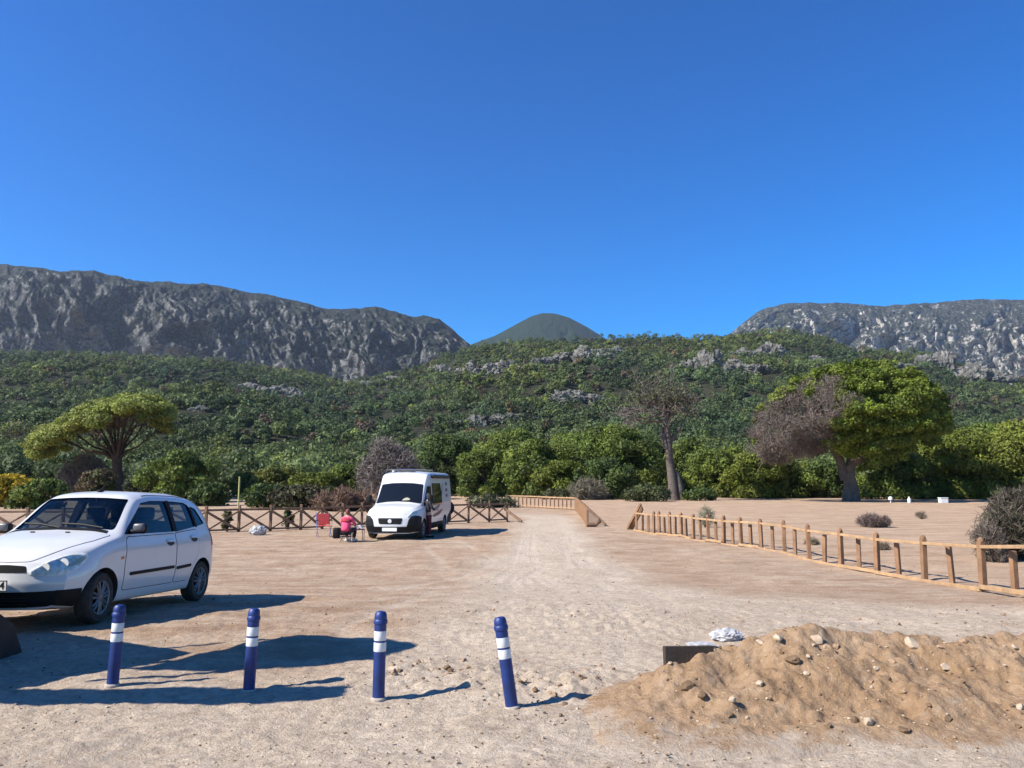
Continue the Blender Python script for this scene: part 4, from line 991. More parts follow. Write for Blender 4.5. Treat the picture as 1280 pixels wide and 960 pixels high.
tag(o, 'short dark log lying at the near end of the far orange fence', 'log')

# thin pale post in the bushes, white boxes under the trees
X, D = gx(302, 57), 57; mb = MB(); mb.tube([(0, 0, -.2), (0, 0, 2.4)], 0.06, n=8); o = mb.build('marker_post', mat('post_yellow', (0.42, 0.42, 0.16), 0.6, vary=0.1)); o.location = (X, D, g1(X, D)); tag(o, 'thin pale yellow post standing among the bushes', 'post')
bx = None
X, D = gx(1173, 70), 70; mb = MB(); mb.box((0, 0, 0.22), (0.66, 0.5, 0.44), bev=0.02); mb.box((0, 0, 0.46), (0.72, 0.56, 0.07), bev=0.02); o = mb.build('white_box', M['reflective']); o.location = (X, D, g1(X, D)); tag(o, 'white lidded box standing on the sand under the pines', 'box')
X, D = gx(1131, 70), 70; mb = MB(); mb.lathe([(0.14, 0), (0.15, .1), (0.15, .35), (0.06, .48), (0.05, .58)], n=14); o = mb.build('white_canister', M['reflective'], smooth=40); o.location = (X, D, g1(X, D)); tag(o, 'white bottle shaped canister left of the white box under the pines', 'canister')
X, D = gx(1108, 71), 71; mb = MB(); mb.lathe([(0.05, 0), (0.05, .2), (0.18, .26), (0.2, .42), (0.12, .55), (0.02, .58)], n=14); o = mb.build('white_lamp', M['reflective'], smooth=40); o.location = (X, D, g1(X, D)); tag(o, 'small white round topped lamp beside the domed pine trunk', 'lamp')

# ------------------------------------------------------------------ vehicles
def pchip(xk, Y, x):
    xk = np.asarray(xk, float); Y = np.asarray(Y, float); h = np.diff(xk); dl = np.diff(Y, axis=0) / h[:, None]
    m = np.zeros_like(Y); m[0] = dl[0]; m[-1] = dl[-1]
    for i in range(1, len(xk) - 1):
        w1 = 2 * h[i] + h[i - 1]; w2 = h[i] + 2 * h[i - 1]
        same = dl[i - 1] * dl[i] > 0
        with np.errstate(all='ignore'): v = (w1 + w2) / (w1 / dl[i - 1] + w2 / dl[i])
        m[i] = np.where(same, v, 0)
    k = np.clip(np.searchsorted(xk, x, 'right') - 1, 0, len(xk) - 2); t = ((x - xk[k]) / h[k])[:, None]; hh = h[k][:, None]
    return (2 * t ** 3 - 3 * t ** 2 + 1) * Y[k] + (t ** 3 - 2 * t ** 2 + t) * hh * m[k] + (-2 * t ** 3 + 3 * t ** 2) * Y[k + 1] + (t ** 3 - t ** 2) * hh * m[k + 1]

class Shell:
    """a closed body lofted from half rings (w, z) along its length"""
    def __init__(s, Lk, rings, nL, nU, warp):
        A = np.array(rings, float)                          # stations x points x 2
        K = A.shape[1]; L = np.linspace(Lk[0], Lk[-1], nL)
        S = pchip(Lk, A.reshape(len(Lk), -1), L).reshape(nL, K, 2)
        s.L, s.S = L, S
        u = np.linspace(0, K - 1, nU)
        half = np.stack([pchip(np.arange(K), S[i], u) for i in range(nL)])    # nL x nU x 2
        ring = np.concatenate([half, (half * np.array([-1, 1]))[:, -2::-1]], 1)  # right, over the top, left
        V = np.stack([ring[..., 0], np.repeat(L[:, None], ring.shape[1], 1), ring[..., 1]], -1)
        n = ring.shape[1]; verts = [V.reshape(-1, 3)]; faces = [grid_faces(nL, n)]
        i0 = np.arange(nL - 1) * n; faces.append(np.stack([i0, i0 + n, i0 + 2 * n - 1, i0 + n - 1], -1))     # belly
        off = nL * n
        for row, e in ((0, 1), (nL - 1, -1)):               # ends, strips from side to side
            m = 17; tt = np.linspace(1, -1, m)
            g = np.stack([half[row][:, None, 0] * tt, np.full((nU, m), L[row]), np.repeat(half[row][:, 1][:, None], m, 1)], -1)
            verts.append(g.reshape(-1, 3)); faces.append(grid_faces(nU, m) + off); off += nU * m
        V = np.concatenate(verts); V = warp(V)
        Fc = np.concatenate(faces)
        bm = bmesh.new(); vs = [bm.verts.new(p) for p in V]
        for f in Fc:
            try: bm.faces.new([vs[i] for i in f])
            except ValueError: pass
        bmesh.ops.remove_doubles(bm, verts=bm.verts[:], dist=0.0008)
        bmesh.ops.dissolve_degenerate(bm, edges=bm.edges[:], dist=0.0004)
        bmesh.ops.holes_fill(bm, edges=[e for e in bm.edges if e.is_boundary], sides=0)
        bmesh.ops.recalc_face_normals(bm, faces=bm.faces[:])
        s.me = bpy.data.meshes.new('shell'); bm.to_mesh(s.me); s.bvh = BVHTree.FromBMesh(bm); bm.free()
    def cut(s, cutters, mat_body, mat_in):
        s.me.materials.append(mat_body)
        o = bpy.data.objects.new('shell_tmp', s.me); COL.objects.link(o); tmp = [o]
        for c in cutters:
            me = c.mesh('cut'); me.materials.append(mat_in); co = bpy.data.objects.new('cut', me); COL.objects.link(co); tmp.append(co)
            md = o.modifiers.new('b', 'BOOLEAN'); md.operation = 'DIFFERENCE'; md.object = co; md.solver = 'EXACT'; md.material_mode = 'TRANSFER'
        me = evaluated(o, 'body')
        for q in tmp: bpy.data.objects.remove(q)
        me.polygons.foreach_set('use_smooth', np.ones(len(me.polygons), bool)); me.set_sharp_from_angle(angle=R(32))
        return me
    def patch(s, name, poly, view, off, m, parent, side=1, cuts=6, skirt=0.012, smooth=True):
        """an outline laid over the body, with thickness"""
        bm = bmesh.new()
        vs = [bm.verts.new((a, b, 0)) for a, b in poly]; bm.faces.new(vs).normal_update()
        bmesh.ops.triangulate(bm, faces=bm.faces[:])
        for _ in range(cuts):
            lim = max(0.05, 0.0)
            ed = [e for e in bm.edges if e.calc_length() > lim]
            if not ed: break
            bmesh.ops.subdivide_edges(bm, edges=ed, cuts=1); bmesh.ops.triangulate(bm, faces=[f for f in bm.faces if len(f.verts) > 3])
        for q in bm.verts:
            a, b = q.co.x, q.co.y
            if view == 'side': o, d = Vector((3.0 * side, a, b)), Vector((-side, 0, 0))
            elif view == 'front': o, d = Vector((a, -4, b)), Vector((0, 1, 0))
            elif view == 'rear': o, d = Vector((a, 12, b)), Vector((0, -1, 0))
            else: o, d = Vector((a, b, 6)), Vector((0, 0, -1))
            h = s.bvh.ray_cast(o, d)
            if h[0] is None:
                h = s.bvh.find_nearest(Vector((a, b, 1.0)) if view == 'top' else (Vector((side * 0.8, a, b)) if view == 'side' else Vector((a, 0.1, b))))
            nn = h[1]
            if nn.dot(d) > 0: nn = -nn
            q.co = h[0] + nn * off
        if skirt > 0:
            be = [e for e in bm.edges if e.is_boundary]
            r = bmesh.ops.extrude_edge_only(bm, edges=be)
            dirs = {'side': Vector((-side, 0, 0)), 'front': Vector((0, 1, 0)), 'rear': Vector((0, -1, 0)), 'top': Vector((0, 0, -1))}[view]
            for q in [g_ for g_ in r['geom'] if isinstance(g_, bmesh.types.BMVert)]: q.co += dirs * skirt
        bmesh.ops.recalc_face_normals(bm, faces=bm.faces[:])
        me = bpy.data.meshes.new(name); bm.to_mesh(me); bm.free(); me.materials.append(m)
        if smooth:
            me.polygons.foreach_set('use_smooth', np.ones(len(me.polygons), bool)); me.set_sharp_from_angle(angle=R(40))
        ob = bpy.data.objects.new(name, me); COL.objects.link(ob); ob.parent = parent
        return ob

def spline(pts, k=6):
    """closed smooth outline through points"""
    P = np.array(pts, float); n_ = len(P); out = []
    for i in range(n_):
        p0, p1, p2, p3 = P[i - 1], P[i], P[(i + 1) % n_], P[(i + 2) % n_]
        for j in range(k):
            t = j / k; out.append(tuple(0.5 * ((2 * p1) + (-p0 + p2) * t + (2 * p0 - 5 * p1 + 4 * p2 - p3) * t * t + (-p0 + 3 * p1 - 3 * p2 + p3) * t ** 3)))
    return out
def rnd(pts, r=0.03, k=4):
    """outline with its corners rounded"""
    P = [Vector((a, b)) for a, b in pts]; out = []
    for i, p in enumerate(P):
        a = P[i - 1] - p; b = P[(i + 1) % len(P)] - p; ra = min(r, a.length * .45); rb = min(r, b.length * .45)
        s0 = p + a.normalized() * ra; s1 = p + b.normalized() * rb
        for j in range(k + 1):
            t = j / k; out.append(tuple(s0 * (1 - t) ** 2 + p * 2 * t * (1 - t) + s1 * t * t))
    return out
def grow(poly, d):
    P = [Vector((a, b)) for a, b in poly]; c = sum(P, Vector((0, 0))) / len(P); out = []
    ar = sum(P[i - 1].x * P[i].y - P[i].x * P[i - 1].y for i in range(len(P)))
    for i, p in enumerate(P):
        t = P[(i + 1) % len(P)] - P[i - 1]; nn = Vector((t.y, -t.x)).normalized() * (1 if ar > 0 else -1); out.append(tuple(p + nn * d))
    return out

def wheel(parent, x, y, z, r, wd, side, steer=0.0, spokes=7):
    t = bpy.data.objects.new('wheel', None); COL.objects.link(t); t.parent = parent; t.location = (x, y, z); t.rotation_euler = (0, 0, steer)
    Mx = Matrix.Rotation(R(90) * side, 4, 'Y')
    h = wd / 2
    MB().lathe([(r * 0.64, -h), (r * 0.90, -h), (r * 0.975, -h * 0.75), (r, -h * 0.4), (r, h * 0.4), (r * 0.975, h * 0.75), (r * 0.90, h), (r * 0.66, h * 0.96), (r * 0.64, h * 0.7)], n=36, M=Mx, cap=False).build('tyre', M['rubber'], t, smooth=35)
    mb = MB(); mb.lathe([(r * 0.655, h * 0.80), (r * 0.66, h * 0.95), (r * 0.60, h * 0.86), (r * 0.585, h * 0.45)], n=36, M=Mx, cap=False)
    for k in range(spokes):
        a = 2 * math.pi * k / spokes; q = Matrix.Rotation(a, 4, 'Z')
        for s_ in (-1, 1):
            P = [q @ Vector((r * 0.15, s_ * r * 0.05, h * 0.8)), q @ Vector((r * 0.40, s_ * r * 0.07, h * 0.84)), q @ Vector((r * 0.62, s_ * r * 0.10, h * 0.80))]
            mb.tube([Mx @ p for p in P], [r * 0.06, r * 0.05, r * 0.055], n=5)
    mb.lathe([(r * 0.20, h * 0.6), (r * 0.2, h * 0.86), (r * 0.12, h * 0.93), (0.004, h * 0.94)], n=20, M=Mx)
    mb.build('rim', M['rim'], t, smooth=35)
    MB().lathe([(r * 0.64, h * 0.30), (r * 0.3, h * 0.34), (0.005, h * 0.35)], n=24, M=Mx).build('brake_disc', M['black_plastic'], t)
    return t

def white_car():
    t = thing('parked_car', 'small white five door hatchback parked on the dirt behind the posts', 'car')
    Lk = [0, .25, .6, 1.0, 1.15, 1.8, 2.1, 2.7, 3.25, 3.6, 3.80, 3.92]
    def row(*a): return a
    zb = [.22, .20, .19, .19, .19, .19, .19, .19, .20, .22, .25, .28]
    w1 = [.60, .68, .73, .76, .76, .76, .76, .76, .76, .73, .70, .62]
    w2 = [.70, .77, .81, .815, .815, .815, .815, .815, .815, .80, .77, .68]
    w3 = [.74, .80, .838, .838, .838, .838, .838, .84, .842, .83, .80, .72]
    z4 = [.60, .67, .74, .78, .79, .80, .81, .83, .86, .86, .84, .80]; w4 = [.72, .785, .83, .838, .838, .838, .838, .838, .835, .82, .78, .70]
    z5 = [.67, .775, .865, .925, .945, .955, .965, .99, 1.03, 1.045, 1.0, .88]; w5 = [.64, .715, .77, .79, .79, .795, .795, .79, .775, .75, .70, .62]
    z6 = [.70, .815, .90, .965, .99, 1.365, 1.40, 1.405, 1.38, 1.31, 1.13, .92]; w6 = [.54, .60, .65, .675, .685, .585, .58, .58, .57, .555, .56, .54]
    z7 = [.715, .835, .925, 1.0, 1.03, 1.42, 1.45, 1.455, 1.425, 1.345, 1.155, .93]; w7 = [.33, .38, .41, .43, .44, .40, .42, .42, .40, .38, .38, .35]
    z8 = [.72, .84, .935, 1.01, 1.045, 1.432, 1.468, 1.472, 1.44, 1.355, 1.165, .935]
    rings = [[(0.08, zb[i]), (w1[i] * .6, zb[i]), (w1[i], zb[i] + .02), (w2[i], .34), (w3[i], .54), (w4[i], z4[i]), (w5[i], z5[i]), (w6[i], z6[i]), (w7[i], z7[i]), (0, z8[i])] for i in range(12)]
    def warp(V):
        x, y, z = V[:, 0].copy(), V[:, 1].copy(), V[:, 2].copy()
        fr = np.clip(1 - y / 1.0, 0, 1); re = np.clip((y - 3.2) / 0.72, 0, 1)
        yy = y + fr ** 1.2 * 0.30 * np.abs(x / 0.8) ** 2.4 + fr ** 2 * np.interp(z, [.18, .3, .5, .62, .72, .8], [.09, .03, 0.0, .02, .10, .14])
        yy = yy - re * 0.14 * np.abs(x / 0.8) ** 2.4
        return np.stack([x, yy, z], 1)
    sh = Shell(Lk, rings, 110, 84, warp)
    S = sh
    cut = []
    for L0 in (0.80, 3.28):
        for s_ in (1, -1):
            c = MB(); c.lathe([(0.335, 0.52), (0.335, 1.1)], n=40, M=Matrix.Translation((0, L0, 0.295)) @ Matrix.Rotation(R(90) * s_, 4, 'Y')); cut.append(c)
    # hollow cabin
    c = MB(); Ls = np.linspace(1.24, 3.62, 34); vs = []; 
    def roof(L, q): return float(np.interp(L, Lk, q))
    for L in Ls:
        z6_ = min(roof(L - .10, z6), roof(L + .05, z6)) - .05; z8_ = min(roof(L - .10, z8), roof(L + .05, z8)) - .055
        w5_ = roof(L, w5) - .06; w6_ = roof(L, w6) - .05
        vs += [(w5_, L, .62), (w5_, L, .96), (w6_, L, max(z6_, .975)), (w6_ * .6, L, max(z8_, .985)), (-w6_ * .6, L, max(z8_, .985)), (-w6_, L, max(z6_, .975)), (-w5_, L, .96), (-w5_, L, .62)]
    fs = []
    for i in range(33):
        for k in range(8): fs.append((i * 8 + k, i * 8 + (k + 1) % 8, i * 8 + 8 + (k + 1) % 8, i * 8 + 8 + k))
    fs.append(tuple(range(8))); fs.append(tuple(33 * 8 + k for k in range(8))[::-1]); c.add(vs, fs); cut.append(c)
    fdw = rnd([(1.27, .985), (1.815, 1.325), (2.05, 1.352), (2.44, 1.358), (2.46, 1.0)], .03)
    rdw = rnd([(2.535, 1.0), (2.525, 1.358), (2.97, 1.348), (3.09, 1.315), (3.12, 1.055)], .03)
    qtw = rnd([(3.17, 1.06), (3.135, 1.305), (3.30, 1.275), (3.45, 1.09)], .025)
    for poly in (fdw, rdw, qtw):
        for s_ in (1, -1): c = MB(); c.prism(poly, 'x', 0.42 * s_, 1.2 * s_); cut.append(c)
    ws = rnd([(-.645, 1.03), (-.3, 1.055), (0, 1.06), (.3, 1.055), (.645, 1.03), (.535, 1.362), (.25, 1.378), (0, 1.382), (-.25, 1.378), (-.535, 1.362)], .03)
    c = MB(); c.prism(ws, 'y', 0.4, 2.3); cut.append(c)
    c = MB(); c.prism(rnd([(-.5, 1.12), (.5, 1.12), (.46, 1.33), (-.46, 1.33)], .03), 'y', 3.05, 4.4); cut.append(c)
    me = sh.cut(cut, M['white_paint'], M['interior'])
    body = bpy.data.objects.new('body', me); COL.objects.link(body); body.parent = t
    # glazing
    sh.patch('windscreen', grow(ws, .012), 'front', -.012, M['glass'], t, skirt=0)
    sh.patch('rear_window', [(-.5, 1.11), (.5, 1.11), (.46, 1.34), (-.46, 1.34)], 'rear', -.012, M['glass'], t, skirt=0)
    def cl(poly, a, b): return poly
    for s_ in (1, -1):
        for poly in (fdw, rdw, qtw):
            sh.patch('side_window', grow(poly, .008), 'side', -.012, M['glass'], t, side=s_, skirt=0)
        sh.patch('pillar_trim', [(2.455, 1.0), (2.545, 1.0), (2.535, 1.362), (2.435, 1.362)], 'side', .003, M['black_plastic'], t, side=s_, skirt=.006)
        sh.patch('pillar_trim', [(3.115, 1.045), (3.175, 1.05), (3.135, 1.285), (3.075, 1.30)], 'side', .003, M['black_plastic'], t, side=s_, skirt=.006)
        arch = [(2.90 + .0, .50)]
        fd = [(1.22, .34), (2.44, .34), (2.47, .6), (2.455, .975), (1.30, .955), (1.24, .90), (1.215, .6)]
        rd = [(2.46, .34), (2.85, .34), (2.90, .44), (2.965, .55), (3.06, .63), (3.12, .70), (3.14, .9), (3.12, 1.02), (2.475, .98), (2.49, .6)]
        for nm, poly in (('front_door', fd), ('rear_door', rd)):
            poly = rnd(poly, .04)
            d = sh.patch(nm, poly, 'side', .004, M['white_paint'], t, side=s_, cuts=6)
            sh.patch('door_gap', grow(poly, .009), 'side', .0012, M['panel_gap'], d, side=s_, cuts=6, skirt=.004)
            a, b = ((1.33, 2.42) if nm == 'front_door' else (2.50, 2.90))
            sh.patch('side_moulding', rnd([(a, .505), (b, .525), (b, .565), (a, .545)], .012), 'side', .016, M['black_plastic'], d, side=s_, cuts=5, skirt=.02)
            hx = 2.30 if nm == 'front_door' else 2.985; hz = .865 if nm == 'front_door' else .90
            sh.patch('handle_recess', spline([(hx - .10, hz), (hx, hz + .035), (hx + .10, hz), (hx, hz - .035)]), 'side', .006, M['panel_gap'], d, side=s_, skirt=.004)
            sh.patch('handle', rnd([(hx - .11, hz + .008), (hx + .10, hz + .012), (hx + .10, hz + .036), (hx - .11, hz + .032)], .012), 'side', .035, M['white_paint'], d, side=s_, skirt=.028)
        sh.patch('indicator', rnd([(1.12, .705), (1.18, .71), (1.18, .745), (1.12, .74)], .014), 'side', .006, M['amber'], t, side=s_, skirt=.01)
        # lower cladding and wheels
        sh.patch('sill', [(1.16, .235), (2.92, .235), (2.92, .30), (1.16, .30)], 'side', .006, M['white_paint'], t, side=s_, skirt=.01)
        sh.patch('bumper_end', rnd([(.20, .27), (.455, .235), (.47, .43), (.20, .425)], .02), 'side', .009, M['black_plastic'], t, side=s_, skirt=.02)
        # mirror
        mb = MB(); mb.box((0, 0, 0), (.17, .10, .125), bev=.035); mr = mb.build('wing_mirror', M['black_plastic'], t, smooth=50); mr.location = (.885 * s_, 1.40, 1.07)
        mb = MB(); mb.tube([(-.02 * s_, 0, -.02), (-.14 * s_, .03, -.04)], .03, n=8); a_ = mb.build('mirror_arm', M['black_plastic'], mr)
        mb = MB(); mb.box((0, 0, 0), (.15, .055, .11), bev=.03); hsg = mb.build('mirror_cap', M['mirror_grey'], mr, smooth=50); hsg.location = (.005 * s_, -.035, .012)
        # headlights
        hp = spline([(.41 * s_, .605), (.56 * s_, .578), (.68 * s_, .578), (.742 * s_, .61), (.768 * s_, .69), (.762 * s_, .775), (.70 * s_, .805), (.60 * s_, .785), (.49 * s_, .70)], 4)
        hl = sh.patch('headlight', hp, 'front', .006, M['lamp_inner'], t, skirt=.012)
        sh.patch('lens', grow(hp, -.006), 'front', .014, M['lamp_glass'], hl, skirt=0)
        for (a, b, r_) in ((.55, .665, .048), (.66, .705, .055)):
            h = sh.bvh.ray_cast(Vector((a * s_, -4, b)), Vector((0, 1, 0)))
            MB().lathe([(r_, .012), (r_ * .85, .002), (r_ * .3, -.004), (.003, .004)], n=18, M=Matrix.Translation(h[0] + Vector((0, -.012, 0))) @ Matrix.Rotation(R(90), 4, 'X')).build('reflector', M['reflective'], hl, smooth=40)
        sh.patch('turn_lens', spline([(.70 * s_, .66), (.75 * s_, .69), (.765 * s_, .75), (.73 * s_, .755), (.70 * s_, .70)], 3), 'front', .011, mat('turn', (.55, .50, .42), .3), hl, skirt=.003)
        for L0, st in ((0.80, R(4)), (3.28, 0)):
            wheel(t, .735 * s_, L0, .292, .292, .18, s_, st if s_ > 0 else st)
    # front end
    sh.patch('grille', rnd([(-.40, .615), (.40, .615), (.36, .678), (.18, .692), (-.18, .692), (-.36, .678)], .02), 'front', .005, M['ink'], t)
    low = [(-.72, .30), (-.58, .255), (0, .245), (.58, .255), (.72, .30), (.735, .425), (.5, .415), (0, .41), (-.5, .415), (-.735, .425)]
    bl_ = sh.patch('lower_bumper', low, 'front', .008, M['black_plastic'], t)
    for z_ in (.255, .285, .315, .345):
        sh.patch('grille_bar', [(-.42, z_), (.42, z_), (.42, z_ + .010), (-.42, z_ + .010)], 'front', .018, M['steel_dark'], bl_, skirt=.012)
    pl = MB(); pl.box((0, 0, 0), (.52, .012, .115), bev=.004); plo = pl.build('number_plate', M['plate'], t); h = sh.bvh.ray_cast(Vector((0, -4, .485)), Vector((0, 1, 0))); plo.location = h[0] + Vector((0.0, -.012, 0)); plo.rotation_euler = (R(4), 0, 0)
    mb = MB()
    for a in (.0535, -.0535): mb.box((0, -.0075, a), (.515, .004, .006))
    for a in (.2565, -.2565): mb.box((a, -.0075, 0), (.006, .004, .113))
    mb.build('plate_border', M['ink'], plo)
    fc = bpy.data.curves.new('plate_text', 'FONT'); fc.body = 'B4'; fc.size = .115; fc.extrude = .001; fc.align_x = 'RIGHT'; fc.align_y = 'CENTER'
    fo = bpy.data.objects.new('plate_text', fc); COL.objects.link(fo); fme = evaluated(fo, 'plate_text'); bpy.data.objects.remove(fo); fme.materials.clear(); fme.materials.append(M['ink'])
    fo = bpy.data.objects.new('plate_lettering', fme); COL.objects.link(fo); fo.parent = plo; fo.location = (.235, -.0085, -.002); fo.rotation_euler = (R(90), 0, 0)
    # bonnet, its gap, wipers, aerial
    bon = rnd([(-.36, .16), (-.2, .115), (0, .105), (.2, .115), (.36, .16), (.52, .42), (.66, .80), (.69, 1.10), (.40, 1.10), (0, 1.09), (-.40, 1.10), (-.69, 1.10), (-.66, .80), (-.52, .42)], .04)
    b_ = sh.patch('bonnet', bon, 'top', .004, M['white_paint'], t, skirt=.008); sh.patch('bonnet_gap', grow(bon, .009), 'top', .0012, M['panel_gap'], b_, skirt=.003)
    sh.patch('scuttle', [(-.62, 1.115), (.62, 1.115), (.60, 1.185), (-.60, 1.185)], 'top', .006, M['black_plastic'], t)
    for x0, x1 in ((.55, -.02), (.0, -.50)):
        mb = MB(); mb.tube([(x0, 1.16, 1.055), ((x0 + x1) / 2, 1.19, 1.088), (x1, 1.22, 1.098)], .011, n=6); mb.build('wiper', M['black_plastic'], t)
    for x_ in (.22, -.22): mb = MB(); mb.box((x_, .98, 1.012), (.05, .025, .012), bev=.004); mb.build('washer_jet', M['black_plastic'], t)
    mb = MB(); mb.tube([(0, 1.92, 1.455), (0, 2.02, 1.53), (0, 2.16, 1.60)], [.012, .006, .003], n=6); mb.box((0, 1.92, 1.462), (.05, .09, .022), bev=.008); mb.build('aerial', M['black_plastic'], t)
    sh.patch('roof_seam', [(.545, 1.95), (.56, 1.95), (.55, 3.1), (.535, 3.1)], 'top', .002, M['panel_gap'], t, skirt=.003); sh.patch('roof_seam', [(-.545, 1.95), (-.56, 1.95), (-.55, 3.1), (-.535, 3.1)], 'top', .002, M['panel_gap'], t, skirt=.003)
    # cabin
    mb = MB(); mb.box((0, 1.50, .90), (1.36, .30, .22), bev=.06); mb.build('dashboard', M['interior'], t)
    mb = MB(); mb.lathe([(.165, -.012), (.185, 0), (.165, .012), (.158, 0)], n=28, cap=False, M=Matrix.Translation((.36, 1.78, 1.0)) @ Matrix.Rotation(R(-62), 4, 'X')); mb.build('steering_wheel', M['interior'], t)
    for x_ in (.36, -.36):
        mb = MB(); mb.box((x_, 2.42, .86), (.46, .13, .56), rot=None, bev=.05); s1 = mb.build('seat', M['seat_cloth'], t, smooth=50)
        mb = MB(); mb.box((x_, 2.45, 1.21), (.25, .09, .15), bev=.035); mb.build('headrest', M['seat_cloth'], s1, smooth=50)
    mb = MB(); mb.box((0, 3.28, .88), (1.2, .13, .40), bev=.05); mb.build('rear_seat', M['seat_cloth'], t, smooth=50)
    mb = MB(); mb.box((0, 1.86, 1.31), (.21, .03, .06), bev=.012); mb.tube([(0, 1.86, 1.32), (0, 1.84, 1.39)], .01, n=6); mb.build('rear_view_mirror', M['reflective'], t)
    mb = MB(); mb.box((-.06, 1.50, 1.025), (.26, .18, .012), rot=Matrix.Rotation(R(6), 3, 'X')); mb.build('paper', M['plate'], t)
    # belly and rear lamps
    mb = MB(); mb.box((0, 2.0, .25), (1.1, 3.2, .10)); mb.build('underside', M['black_plastic'], t)
    for s_ in (1, -1): sh.patch('tail_lamp', rnd([(3.60, .80), (3.74, .80), (3.70, 1.06), (3.58, 1.08)], .02), 'side', .006, mat('tail_red', (.35, .02, .02), .3), t, side=s_)
    return t
def raise_cabin(root, z0, k):
    for c in root.children:
        if c.type != 'MESH' or c.location.length > 0: continue
        me = c.data; co = np.empty(len(me.vertices) * 3, np.float32); me.vertices.foreach_get('co', co); co = co.reshape(-1, 3)
        co[:, 2] = np.where(co[:, 2] > z0, z0 + (co[:, 2] - z0) * k, co[:, 2]); me.vertices.foreach_set('co', co.ravel()); me.update()
        for g_ in c.children:
            if g_.type == 'MESH' and g_.location.length == 0:
                co = np.empty(len(g_.data.vertices) * 3, np.float32); g_.data.vertices.foreach_get('co', co); co = co.reshape(-1, 3)
                co[:, 2] = np.where(co[:, 2] > z0, z0 + (co[:, 2] - z0) * k, co[:, 2]); g_.data.vertices.foreach_set('co', co.ravel()); g_.data.update()
car = white_car()
raise_cabin(car, 0.90, 1.17)
XF, YF = ground_at(121, 780); a = R(3.7)
car_x = XF - (0.80 * math.cos(a) + 0.80 * math.sin(a)); car_y = YF - (0.80 * math.cos(a) - 0.80 * math.sin(a))
zf = float(base_z(car_x, car_y + .8)); zr = float(base_z(car_x, car_y + 3.28))
pit = math.atan2(zr - zf, 2.48)
car.rotation_euler = (pit, 0, -a); car.location = (car_x, car_y, zf - 0.8 * math.tan(pit) + 0.005)

